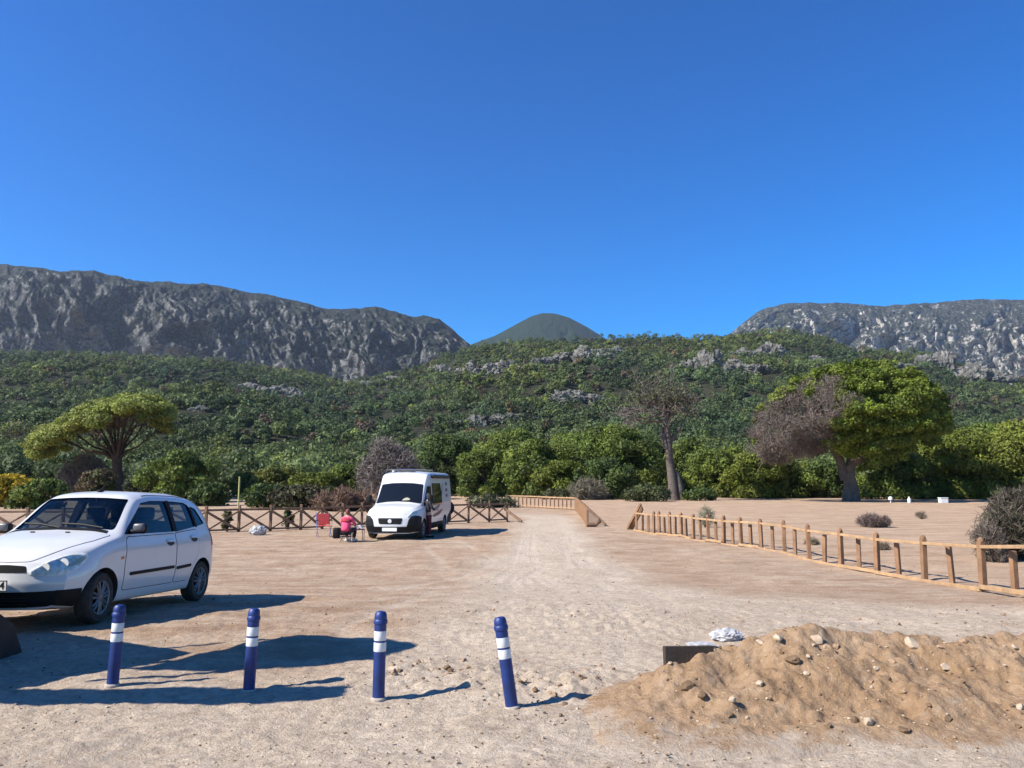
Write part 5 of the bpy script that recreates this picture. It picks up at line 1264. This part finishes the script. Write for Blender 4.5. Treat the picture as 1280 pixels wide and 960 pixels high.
def camper_van():
    t = thing('camper_van', 'white high roofed camper van parked on the dirt with black bumpers', 'van')
    Lk = [0, .2, .55, .95, 1.05, 1.75, 2.1, 2.6, 4.5, 5.6, 5.9, 5.99]
    zb = [.22, .22, .23, .25, .25, .25, .25, .25, .27, .30, .34, .36]
    w1 = [.80, .88, .93, .95, .95, .95, .95, .95, .95, .95, .94, .92]
    w3 = [.92, .98, 1.02, 1.025, 1.025, 1.025, 1.025, 1.025, 1.025, 1.025, 1.01, .98]
    z4 = [.90, .97, 1.02, 1.06, 1.08, 1.2, 1.2, 1.2, 1.2, 1.2, 1.2, 1.2]; w4 = [.86, .93, .99, 1.01, 1.01, 1.015, 1.02, 1.02, 1.02, 1.02, 1.0, .97]
    z5 = [1.00, 1.08, 1.13, 1.19, 1.22, 1.70, 1.8, 1.8, 1.8, 1.8, 1.8, 1.78]; w5 = [.74, .82, .88, .91, .91, .93, .96, .98, .99, .99, .97, .94]
    z6 = [1.03, 1.12, 1.18, 1.25, 1.29, 2.02, 2.34, 2.40, 2.40, 2.40, 2.36, 2.30]; w6 = [.62, .70, .78, .84, .86, .84, .86, .88, .90, .90, .88, .86]
    z8 = [1.06, 1.15, 1.22, 1.29, 1.34, 2.08, 2.42, 2.50, 2.51, 2.51, 2.46, 2.38]
    rings = [[(0.10, zb[i]), (w1[i] * .6, zb[i]), (w1[i], zb[i] + .03), (w3[i], .50), (w3[i], .80), (w4[i], z4[i]), (w5[i], z5[i]), (w6[i], z6[i]), (w6[i] * .6, z6[i] * .35 + z8[i] * .65), (0, z8[i])] for i in range(12)]
    def warp(V):
        x, y, z = V[:, 0].copy(), V[:, 1].copy(), V[:, 2].copy(); fr = np.clip(1 - y / 1.9, 0, 1)
        yy = y + fr * 0.26 * np.abs(x) ** 2.6 + fr ** 3 * np.interp(z, [.25, .5, .75, .95, 1.12], [.06, 0, 0.02, .10, .2])
        return np.stack([x, yy, z], 1)
    sh = Shell(Lk, rings, 90, 64, warp); cut = []
    for L0 in (0.98, 4.55):
        for s_ in (1, -1):
            c = MB(); c.lathe([(0.39, .62), (0.39, 1.3)], n=32, M=Matrix.Translation((0, L0, .35)) @ Matrix.Rotation(R(90) * s_, 4, 'Y')); cut.append(c)
    body = bpy.data.objects.new('body', sh.cut(cut, M['white_paint'], M['black_plastic'])); COL.objects.link(body); body.parent = t
    ws = rnd([(-.86, 1.26), (-.4, 1.325), (0, 1.34), (.4, 1.325), (.86, 1.26), (.80, 1.97), (.40, 2.02), (0, 2.03), (-.40, 2.02), (-.80, 1.97)], .05)
    wsh = sh.patch('windscreen', ws, 'front', .006, M['glass_dark'], t)
    sh.patch('dash_clutter', spline([(.15, 1.36), (.35, 1.38), (.42, 1.42), (.30, 1.48), (.18, 1.44)]), 'front', .009, mat('paper_map', (.34, .33, .24), .8), wsh, skirt=.002)
    for x0, x1 in ((-.7, -.05), (.05, .68)):
        h = sh.bvh.ray_cast(Vector((x0, -4, 1.36)), Vector((0, 1, 0)))[0]; k = sh.bvh.ray_cast(Vector((x1, -4, 1.40)), Vector((0, 1, 0)))[0]
        mb = MB(); mb.tube([h + Vector((0, -.02, 0)), k + Vector((0, -.02, 0))], .012, n=5); mb.build('wiper', M['black_plastic'], t)
    for s_ in (1, -1):
        w_ = rnd([(1.18, 1.18), (1.52, 1.55), (1.80, 1.90), (2.22, 1.92), (2.22, 1.17)], .05)
        sh.patch('cab_window', w_, 'side', .006, M['glass_dark'], t, side=s_)
        dp = rnd([(1.36, .40), (2.28, .40), (2.28, 1.95), (1.80, 1.95), (1.14, 1.24), (1.30, .9), (1.36, .7)], .05)
        d = sh.patch('cab_door', dp, 'side', .003, M['white_paint'], t, side=s_); sh.patch('door_gap', grow(dp, .010), 'side', .001, M['panel_gap'], d, side=s_, skirt=.003)
        sh.patch('door_handle', rnd([(2.08, 1.08), (2.22, 1.08), (2.22, 1.14), (2.08, 1.14)], .02), 'side', .02, M['black_plastic'], d, side=s_)
        sh.patch('side_window', rnd([(2.36, 1.16), (4.05, 1.20), (3.80, 2.02), (2.36, 2.02)], .08), 'side', .008, M['glass_dark'], t, side=s_)
        swo = spline([(2.35, .95), (3.0, .98), (3.6, 1.15), (4.0, 1.5), (4.25, 2.0), (4.15, 1.98), (3.85, 1.55), (3.45, 1.24), (2.9, 1.10), (2.35, 1.05)], 4)
        sh.patch('stripe', swo, 'side', .004, mat('stripe_grey', (.10, .10, .13), .4), t, side=s_, skirt=.003)
        sh.patch('stripe', spline([(2.5, .72), (3.6, .80), (4.1, 1.0), (3.5, .92), (2.5, .82)], 4), 'side', .004, mat('stripe_maroon', (.10, .03, .045), .4), t, side=s_, skirt=.003)
        for z_ in (1.45, 1.68, 1.93): sh.patch('square_mark', rnd([(4.75, z_), (5.10, z_), (5.10, z_ + .13), (4.75, z_ + .13)], .02), 'side', .004, mat('mark_dark', (.03, .03, .06), .4), t, side=s_, skirt=.003)
        sh.patch('side_skirt', [(1.4, .30), (4.1, .30), (4.1, .52), (1.4, .52)], 'side', .010, M['black_plastic'], t, side=s_)
        sh.patch('rear_cladding', rnd([(4.99, .36), (5.80, .40), (5.80, .95), (5.02, .62)], .05), 'side', .010, M['black_plastic'], t, side=s_)
        mb = MB(); mb.box((1.17 * s_, 1.28, 1.42), (.20, .14, .34), bev=.05); mi = mb.build('wing_mirror', M['black_plastic'], t, smooth=50)
        mb = MB(); mb.tube([(1.10 * s_, 1.30, 1.32), (.90 * s_, 1.34, 1.30)], .035, n=6); mb.build('mirror_arm', M['black_plastic'], mi)
        hp = spline([(.60 * s_, .80), (.80 * s_, .80), (.92 * s_, .86), (.925 * s_, 1.02), (.84 * s_, 1.06), (.70 * s_, .95)], 4)
        hl = sh.patch('headlight', hp, 'front', .008, M['lamp_inner'], t); sh.patch('lens', grow(hp, -.01), 'front', .016, M['lamp_glass'], hl, skirt=0)
        for L0 in (.98, 4.55): wheel(t, .90 * s_, L0, .345, .345, .22, s_, 0, 8)
    bump = rnd([(-.97, .30), (-.7, .255), (.7, .255), (.97, .30), (.975, .84), (.76, .84), (.66, .72), (.60, .47), (-.60, .47), (-.66, .72), (-.76, .84), (-.975, .84)], .03)
    sh.patch('bumper', bump, 'front', .022, M['black_plastic'], t, skirt=.04)
    for s_ in (1, -1): sh.patch('bumper_end', rnd([(.16, .33), (.58, .31), (.60, .80), (.22, .86)], .04), 'side', .020, M['black_plastic'], t, side=s_, skirt=.04)
    gr = sh.patch('grille', rnd([(-.40, .56), (.40, .56), (.45, .77), (-.45, .77)], .05), 'front', .012, M['black_plastic'], t)
    for z_ in (.60, .65, .70): sh.patch('grille_bar', [(-.42, z_), (.42, z_), (.42, z_ + .01), (-.42, z_ + .01)], 'front', .02, M['steel_dark'], gr)
    h = sh.bvh.ray_cast(Vector((0, -4, .665)), Vector((0, 1, 0)))[0]
    MB().lathe([(.075, 0), (.07, .02), (.003, .026)], n=20, M=Matrix.Translation(h + Vector((0, -.012, 0))) @ Matrix.Rotation(R(90), 4, 'X')).build('emblem', M['reflective'], gr, smooth=40)
    h = sh.bvh.ray_cast(Vector((0, -4, .37)), Vector((0, 1, 0)))[0]
    mb = MB(); mb.box(h + Vector((0, -.045, 0)), (.54, .02, .125), bev=.006); mb.build('number_plate', M['plate'], t)
    # roof: rack bars, panel, vents, awning
    mb = MB(); mb.box((-.1, 2.65, 2.56), (.62, .80, .05), bev=.01); mb.build('solar_panel', mat('solar', (.03, .035, .12), .25, vary=.2), t)
    mb = MB(); mb.box((.25, 3.9, 2.57), (.45, .45, .10), bev=.03); mb.build('roof_vent', M['black_plastic'], t)
    mb = MB(); mb.box((-.55, 2.35, 2.50), (.10, .16, .12), bev=.02); mb.build('roof_lamp', M['reflective'], t)
    for y_ in (2.15, 3.3): mb = MB(); mb.tube([(-.80, y_, 2.44), (-.78, y_, 2.54), (.78, y_, 2.54), (.80, y_, 2.44)], .018, n=6); mb.build('roof_bar', M['rim'], t)
    mb = MB(); mb.box((.98, 3.9, 2.28), (.14, 3.0, .13), bev=.03); mb.build('awning_case', M['steel_dark'], t)
    mb = MB(); mb.box((0, 3.0, .32), (1.4, 4.6, .14)); mb.build('underside', M['black_plastic'], t)
    mb = MB(); mb.lathe([(.20, -.09), (.33, -.09), (.345, 0), (.33, .09), (.20, .09)], n=24, M=Matrix.Translation((.75, 6.16, .95)) @ Matrix.Rotation(R(90), 4, 'X')); mb.build('spare_wheel', M['rubber'], t, smooth=40)
    return t
van = camper_van()
va = R(7.5); D0 = 28.6; Xc = at(487, 660, D0)[0]
van.location = (Xc, D0, float(base_z(Xc, D0 + 2)) + 0.005); van.rotation_euler = (0, 0, -va); van.scale = (1.03, 1, 1.02)

# ------------------------------------------------------------------ digger out of frame to the left, its bucket just in view
def digger():
    t = thing('digger', 'dark steel digger bucket showing at the left edge below the car', 'digger', (-5.87, 5.9, 0))
    z0 = g1(-5.7, 6.0)
    O = Vector((-5.87, 5.9, 0))
    lo = lambda pts: [(x - O.x, y - O.y) for x, y in pts]
    def shrink(pts, k):
        cx_ = sum(p[0] for p in pts) / len(pts); cy_ = sum(p[1] for p in pts) / len(pts); return [(cx_ + (x - cx_) * k, cy_ + (y - cy_) * k) for x, y in pts]
    hull = [(-4.73, 7.02), (-6.87, 8.05), (-8.6, 7.2), (-7.9, 5.35), (-5.75, 5.45), (-5.12, 6.34)]
    mb = MB(); mb.prism(rnd(lo(shrink(hull, .86)), .15), 'z', .50, .98); mb.build('chassis', M['steel_dark'], t)
    mb = MB(); mb.prism(rnd(lo(shrink(hull, .97)), .10), 'z', .98, 1.10); mb.prism(rnd(lo(hull), .12), 'z', 1.10, 1.50); mb.prism(rnd(lo(shrink(hull, .97)), .12), 'z', 1.50, 1.60); body_ = mb.build('body', M['machine_yellow'], t)
    e0, e1 = Vector((-5.06, 6.40, 0)), Vector((-4.76, 6.93, 0)); dd_ = (e1 - e0).normalized(); nn_ = Vector((dd_.y, -dd_.x, 0)); rz = Matrix.Rotation(math.atan2(dd_.y, dd_.x), 3, 'Z')
    mb = MB()
    for z_ in (1.18, 1.24, 1.30, 1.36, 1.42): mb.box((e0 + e1) / 2 + nn_ * .012 + Vector((0, 0, z_)) - O, (.42, .02, .022), rot=rz)
    mb.build('vent', M['steel_dark'], body_)
    roof_ = [(-5.96, 7.06), (-5.06, 6.87), (-4.62, 6.62), (-5.0, 5.74), (-6.05, 5.50), (-7.03, 5.57)]
    mb = MB(); mb.prism(rnd(lo(shrink(roof_, .96)), .12), 'z', 3.29, 3.34); mb.prism(rnd(lo(roof_), .12), 'z', 3.34, 3.40); mb.build('canopy', M['steel_dark'], t)
    for x_, y_ in ((-6.75, 5.72), (-5.95, 6.92), (-5.15, 5.90), (-4.98, 6.62)): mb = MB(); mb.tube([(x_ - O.x, y_ - O.y, 1.55), (x_ - O.x, y_ - O.y, 3.32)], .032, n=8); mb.build('canopy_post', M['steel_dark'], t)
    mb = MB(); mb.box((-6.15 - O.x, 6.25 - O.y, 1.80), (.5, .5, .40), bev=.08); mb.box((-6.36 - O.x, 6.25 - O.y, 2.22), (.12, .48, .6), bev=.05); mb.build('seat', M['black_plastic'], t, smooth=50)
    mb = MB(); mb.tube([(-5.45 - O.x, 6.35 - O.y, 1.55), (-5.55 - O.x, 6.33 - O.y, 2.05)], .03, n=8); mb.lathe([(.16, -.012), (.18, 0), (.16, .012), (.15, 0)], n=20, cap=False, M=Matrix.Translation((-5.56 - O.x, 6.33 - O.y, 2.07)) @ Matrix.Rotation(R(-25), 4, 'Y')); mb.build('steering_wheel', M['black_plastic'], t)
    for x_, y_ in ((-5.62, 5.95), (-7.6, 6.0), (-5.75, 7.15), (-7.7, 7.2)): wheel(t, x_ - O.x, y_ - O.y, .48, .48, .38, 1 if x_ > -6.5 else -1, 0, 6)
    mb = MB(); beam(mb, (-7.6 - O.x, 5.5 - O.y, 1.45), (-7.1 - O.x, 4.9 - O.y, 2.9), .24, .30); beam(mb, (-7.2 - O.x, 4.88 - O.y, 2.95), (-4.58 - O.x, 4.88 - O.y, 2.98), .34, .24); mb.build('boom', M['machine_yellow'], t)
    mb = MB(); mb.tube([(-7.45 - O.x, 5.3 - O.y, 1.9), (-6.3 - O.x, 4.9 - O.y, 2.85)], .05, n=10); mb.build('hydraulic_ram', M['chrome'], t)
    mb = MB(); prof = [(0, .42), (.02, .22), (.12, .05), (.30, .0), (.62, .0), (.62, .03), (.34, .04), (.17, .09), (.07, .24), (.05, .42)]
    mb.prism([(1.16 + a, b) for a, b in prof], 'x', -1.25, 1.12)
    side = [(1.16, .42), (1.18, .22), (1.28, .05), (1.46, 0), (1.78, 0), (1.60, .30), (1.40, .42)]
    for x0 in (-1.28, 1.12): mb.prism(side, 'x', x0, x0 + .03)
    mb.build('bucket', M['steel_dark'], t)
    for sx_ in (-.6, .6): mb = MB(); beam(mb, (sx_, .75, .9), (sx_, 1.2, .30), .09, .16); mb.build('loader_arm', M['machine_yellow'], t)
    t.location.z = z0
digger()

# ------------------------------------------------------------------ people and camp things
def skin_mesh(J, E, name, m, parent, sub=2):
    me = bpy.data.meshes.new(name); me.from_pydata([j[:3] for j in J], E, [])
    o = bpy.data.objects.new(name, me); COL.objects.link(o)
    o.modifiers.new('s', 'SKIN'); o.modifiers['s'].use_smooth_shade = True
    md = o.modifiers.new('d', 'SUBSURF'); md.levels = sub; md.render_levels = sub
    for i, j in enumerate(J):
        sv = me.skin_vertices[0].data[i]; r = j[3]; sv.radius = r if hasattr(r, '__len__') else (r, r); sv.use_root = (i == 0)
    em = evaluated(o, name); bpy.data.objects.remove(o); em.materials.clear(); em.materials.append(m)
    ob = bpy.data.objects.new(name, em); COL.objects.link(ob)
    if parent is not None: ob.parent = parent
    return ob
SKIN = mat('skin', (0.42, 0.25, 0.18), 0.6, vary=.05)
def head(parent, c, yaw, hair_m, long=False):
    bm = bmesh.new(); bmesh.ops.create_uvsphere(bm, u_segments=20, v_segments=16, radius=1.0)
    V = np.array([q.co[:] for q in bm.verts]); Fq = [[l.index for l in f.verts] for f in bm.faces]; bm.free()
    W = V * np.array([.076, .095, .118]); W[:, :2] *= np.where(V[:, 2:3] < -.3, 1 + .35 * (V[:, 2:3] + .3), 1)
    nose = np.exp(-((V[:, 0] / .16) ** 2 + ((V[:, 2] + .1) / .2) ** 2)) * (V[:, 1] < 0); W[:, 1] -= nose * .02
    for ex in (-.4, .4): W[:, 1] += np.exp(-(((V[:, 0] - ex) / .18) ** 2 + ((V[:, 2] - .05) / .13) ** 2)) * (V[:, 1] < 0) * .01
    Rz = Matrix.Rotation(yaw, 3, 'Z')
    mb = MB(); mb.add([Rz @ Vector(p) + Vector(c) for p in W], Fq)
    for s_ in (-1, 1): mb.tube([Rz @ Vector((.074 * s_, .005, .03)) + Vector(c), Rz @ Vector((.088 * s_, .012, .0)) + Vector(c), Rz @ Vector((.076 * s_, .005, -.03)) + Vector(c)], [.008, .014, .008], n=6)
    h = mb.build('head', SKIN, parent, smooth=60)
    mb = MB(); sel = V * np.array([.084, .104, .124]) + np.array([0, .008, .008])
    keepf = [f for f in Fq if all((V[i][2] > .35) or (V[i][1] > -.05 and V[i][2] > (-.75 if long else -.35)) for i in f)]
    mb.add([Rz @ Vector(p) + Vector(c) for p in sel], keepf); mb.build('hair', hair_m, parent, smooth=60)
    mb = MB()
    for s_ in (-1, 1): mb.box(Rz @ Vector((.03 * s_, -.088, .008)) + Vector(c), (.02, .008, .008), rot=Rz)
    mb.build('eyes', M['ink'], parent)
    mb = MB(); mb.box(Rz @ Vector((0, -.083, -.055)) + Vector(c), (.04, .008, .008), rot=Rz); mb.build('mouth', mat('lip', (.3, .12, .1), .6), parent)
def hand(J, E, wrist, d, palm=(0, 0, -1)):
    d = Vector(d).normalized(); wv = Vector(J[wrist][:3]); side = d.cross(Vector(palm)).normalized()
    J.append((*(wv + d * .075), (.036, .016))); pi = len(J) - 1; E.append((wrist, pi))
    for k, (off, L) in enumerate(((-.03, .06), (-.01, .075), (.01, .07), (.03, .055))):
        a = wv + d * .085 + side * off; J.append((*a, .010)); i = len(J) - 1; E.append((pi, i))
        b = a + (d * .8 + Vector(palm) * .25).normalized() * L * .55; J.append((*b, .009)); E.append((i, i + 1))
        c = b + (d * .6 + Vector(palm) * .6).normalized() * L * .45; J.append((*c, .007)); E.append((i + 1, i + 2))
    a = wv + d * .03 + side * -.032; J.append((*a, .012)); i = len(J) - 1; E.append((wrist, i)); b = a + (d * .7 - side * .7).normalized() * .05; J.append((*b, .009)); E.append((i, i + 1))

def standing_person():
    D = 29.8; X = at(535, 660, D)[0]; z = g1(X, D)
    t = thing('person', 'person in dark clothes and maroon trousers standing by the camper van door', 'person', (X, D, z), (0, 0, R(120)))
    sh = 1.64 / 1.75
    J = [(0, 0, .95, (.11, .10)), (0, 0.0, 1.15, (.10, .09)), (0, .01, 1.32, (.11, .10)), (0, .01, 1.44, (.08, .075)), (0, 0, 1.51, .052), (0, -.01, 1.56, .05),
         (.09, 0, .88, .095), (.10, -.02, .50, .062), (.10, .02, .09, .042), (.10, -.12, .04, (.04, .03)),
         (-.09, 0, .88, .095), (-.11, -.03, .50, .062), (-.12, .0, .09, .042), (-.12, -.14, .04, (.04, .03)),
         (.19, .01, 1.42, .058), (.24, .02, 1.16, .042), (.22, -.12, .95, .032), (-.19, .01, 1.42, .058), (-.26, -.06, 1.18, .042), (-.18, -.28, 1.12, .032)]
    E = [(0, 1), (1, 2), (2, 3), (3, 4), (4, 5), (0, 6), (6, 7), (7, 8), (8, 9), (0, 10), (10, 11), (11, 12), (12, 13), (3, 14), (14, 15), (15, 16), (3, 17), (17, 18), (18, 19)]
    hand(J, E, 16, (-.1, -.3, -.9), (0, -1, 0)); hand(J, E, 19, (.3, -.9, -.1))
    body = skin_mesh(J, E, 'body', SKIN, t)
    # clothing follows the body
    J2 = [(0, 0, .93, (.165, .125)), (0, 0, 1.15, (.150, .115)), (0, .01, 1.32, (.175, .125)), (0, .01, 1.435, (.115, .095)), (.19, .01, 1.42, .072), (.24, .02, 1.16, .055), (.225, -.09, .99, .045), (-.19, .01, 1.42, .072), (-.26, -.06, 1.18, .055), (-.20, -.22, 1.135, .045)]
    skin_mesh(J2, [(0, 1), (1, 2), (2, 3), (3, 4), (4, 5), (5, 6), (3, 7), (7, 8), (8, 9)], 'jacket', mat('dark_cloth', (.022, .022, .028), .9, vary=.2), t)
    J3 = [(0, 0, .96, (.165, .12)), (.09, 0, .86, .108), (.10, -.02, .50, .078), (.10, .02, .10, .062), (-.09, 0, .86, .108), (-.11, -.03, .50, .078), (-.12, 0, .10, .062)]
    skin_mesh(J3, [(0, 1), (1, 2), (2, 3), (0, 4), (4, 5), (5, 6)], 'trousers', mat('maroon_cloth', (.085, .018, .028), .9, vary=.2), t)
    for x_, y_ in ((.10, -.06), (-.12, -.08)): mb = MB(); mb.box((x_, y_, .045), (.10, .27, .085), bev=.035); mb.build('shoe', M['black_plastic'], t, smooth=50)
    head(t, (0, -.03, 1.665), 0, mat('hair_dark', (.02, .015, .012), .7))
    t.scale = (sh, sh, sh)
standing_person()

def seated_person():
    D = 28.0; X = at(432, 668, D)[0]; z = g1(X, D)
    t = thing('person', 'person in a pink jacket sitting on a low stool left of the camper van', 'person', (X, D, z), (0, 0, R(165)))
    J = [(0, 0, .36, (.16, .13)), (0, -.03, .55, (.14, .11)), (0, -.07, .74, (.165, .11)), (0, -.09, .85, (.10, .08)), (0, -.11, .91, .052), (0, -.13, .96, .05),
         (.10, -.08, .37, .095), (.16, -.42, .46, .062), (.15, -.36, .07, .042), (.15, -.50, .035, (.04, .03)), (-.10, -.08, .37, .095), (-.17, -.42, .46, .062), (-.16, -.36, .07, .042), (-.16, -.50, .035, (.04, .03)),
         (.19, -.08, .82, .056), (.25, -.22, .60, .042), (.14, -.42, .57, .032), (-.19, -.08, .82, .056), (-.25, -.22, .60, .042), (-.13, -.42, .57, .032)]
    E = [(0, 1), (1, 2), (2, 3), (3, 4), (4, 5), (0, 6), (6, 7), (7, 8), (8, 9), (0, 10), (10, 11), (11, 12), (12, 13), (3, 14), (14, 15), (15, 16), (3, 17), (17, 18), (18, 19)]
    hand(J, E, 16, (-.3, -.9, -.1)); hand(J, E, 19, (.3, -.9, -.1))
    skin_mesh(J, E, 'body', SKIN, t)
    J2 = [(0, .01, .34, (.20, .17)), (0, -.02, .55, (.185, .15)), (0, -.07, .74, (.195, .14)), (0, -.09, .84, (.115, .095)), (.19, -.08, .82, .075), (.26, -.22, .60, .06), (.17, -.38, .575, .048), (-.19, -.08, .82, .075), (-.26, -.22, .60, .06), (-.16, -.38, .575, .048)]
    skin_mesh(J2, [(0, 1), (1, 2), (2, 3), (3, 4), (4, 5), (5, 6), (3, 7), (7, 8), (8, 9)], 'jacket', mat('pink_cloth', (.72, .07, .17), .85, vary=.12), t)
    J3 = [(0, 0, .35, (.165, .14)), (.10, -.09, .37, .105), (.16, -.42, .46, .075), (.15, -.36, .12, .058), (-.10, -.09, .37, .105), (-.17, -.42, .46, .075), (-.16, -.36, .12, .058)]
    skin_mesh(J3, [(0, 1), (1, 2), (2, 3), (0, 4), (4, 5), (5, 6)], 'trousers', mat('navy_cloth', (.03, .02, .03), .9), t)
    MB().lathe([(.215, .735), (.21, .77), (.15, .84), (.08, .875)], n=20, M=Matrix.Translation((0, -.075, -.0)) @ Matrix.Diagonal((1.05, .85, 1, 1)), cap=False).build('shoulder_yoke', mat('red_cloth', (.33, .02, .04), .85), t, smooth=50)
    for x_ in (.15, -.16): mb = MB(); mb.box((x_, -.43, .045), (.10, .27, .085), bev=.035); mb.build('shoe', M['reflective'], t, smooth=50)
    head(t, (0, -.15, 1.05), 0, mat('hair_brown', (.16, .055, .03), .7), True)
    # low stool, its own thing
    s = thing('camp_stool', 'low folding stool under the person in pink', 'stool', (X, D, z), (0, 0, R(165)))
    mb = MB(); mb.box((0, 0, .20), (.36, .30, .03), bev=.01); mb.build('seat', M['black_plastic'], s)
    for sx_ in (-1, 1):
        for a, b in (((-.13), .13), (.13, -.13)): mb = MB(); mb.tube([(.15 * sx_, a, .0), (.15 * sx_, b, .19)], .011, n=6); mb.build('leg', M['chrome'], s)
seated_person()

def camp_chair():
    D = 30.0; X = at(405, 660, D)[0]; z = g1(X, D)
    t = thing('camp_chair', 'empty red folding camp chair by the crossed rail fence', 'chair', (X, D, z), (0, 0, R(25)))
    red = mat('red_canvas', (.62, .08, .07), .85, vary=.15)
    mb = MB(); mb.box((0, 0, .42), (.48, .42, .03), bev=.012); mb.build('seat', red, t)
    mb = MB(); mb.box((0, .25, .66), (.48, .03, .42), rot=Matrix.Rotation(R(-14), 3, 'X'), bev=.012); mb.build('backrest', red, t)
    for sx_ in (-1, 1):
        mb = MB(); mb.tube([(.25 * sx_, -.22, 0), (.25 * sx_, .22, .44)], .014, n=6); mb.build('leg', M['chrome'], t)
        mb = MB(); mb.tube([(.25 * sx_, .22, 0), (.25 * sx_, -.20, .44)], .014, n=6); mb.build('leg', M['chrome'], t)
        mb = MB(); mb.tube([(.25 * sx_, .18, .40), (.25 * sx_, .31, .90)], .014, n=6); mb.build('back_post', M['chrome'], t)
        mb = MB(); mb.box((.26 * sx_, 0, .62), (.05, .40, .03), bev=.01); mb.build('armrest', M['black_plastic'], t)
        mb = MB(); mb.tube([(.26 * sx_, -.17, .43), (.26 * sx_, -.17, .61)], .012, n=6); mb.build('arm_post', M['chrome'], t)
camp_chair()
def camp_table():
    D = 28.4; X = at(447, 660, D)[0]; z = g1(X, D)
    t = thing('camp_table', 'low red topped camp table between the person in pink and the van', 'table', (X, D, z))
    mb = MB(); mb.box((0, 0, .42), (.50, .40, .025), bev=.008); mb.build('tabletop', mat('table_red', (.40, .07, .09), .6), t)
    for sx_ in (-1, 1):
        for sy_ in (-1, 1): mb = MB(); mb.tube([(.21 * sx_, .16 * sy_, 0), (.21 * sx_, .16 * sy_, .41)], .013, n=6); mb.build('leg', M['rim'], t)
    mb = MB(); mb.lathe([(.05, 0), (.06, .02), (.06, .15), (.035, .19), (.03, .23)], n=14); o = mb.build('white_jug', M['reflective'], smooth=40); o.location = (X - .08, D, z + .433); tag(o, 'white jug standing on the low camp table', 'jug')
    mb = MB(); mb.box((0, 0, .07), (.16, .12, .14), bev=.015); o = mb.build('white_carton', M['reflective']); o.location = (X + .12, D + .03, z + .433); tag(o, 'white carton beside the jug on the low camp table', 'carton')
camp_table()
rg = np.random.default_rng(5)
X, D = at(421, 655, 29.5)[0], 29.5
mb = MB(); mb.box((0, 0, .2), (.26, .2, .40), bev=.05); o = mb.build('rucksack', M['black_plastic'], smooth=50); o.location = (X, D, g1(X, D)); tag(o, 'dark rucksack on the ground between the red chair and the person in pink', 'bag')

# ------------------------------------------------------------------ air
hz = bpy.data.materials.new('haze'); hz.use_nodes = True; n = hz.node_tree
for q in list(n.nodes):
    if q.type == 'BSDF_PRINCIPLED': n.nodes.remove(q)
pv = n.nodes.new('ShaderNodeVolumePrincipled'); pv.inputs['Color'].default_value = (0.62, 0.76, 1.0, 1); pv.inputs['Density'].default_value = 0.00005; pv.inputs['Anisotropy'].default_value = 0.2
n.links.new(pv.outputs[0], n.nodes['Material Output'].inputs['Volume'])
mb = MB(); mb.box((0, 3250, 520), (13000, 7500, 1050)); o = mb.build('haze', hz); tag(o, 'thin blue air between the car park and the mountains', None, kind='stuff')
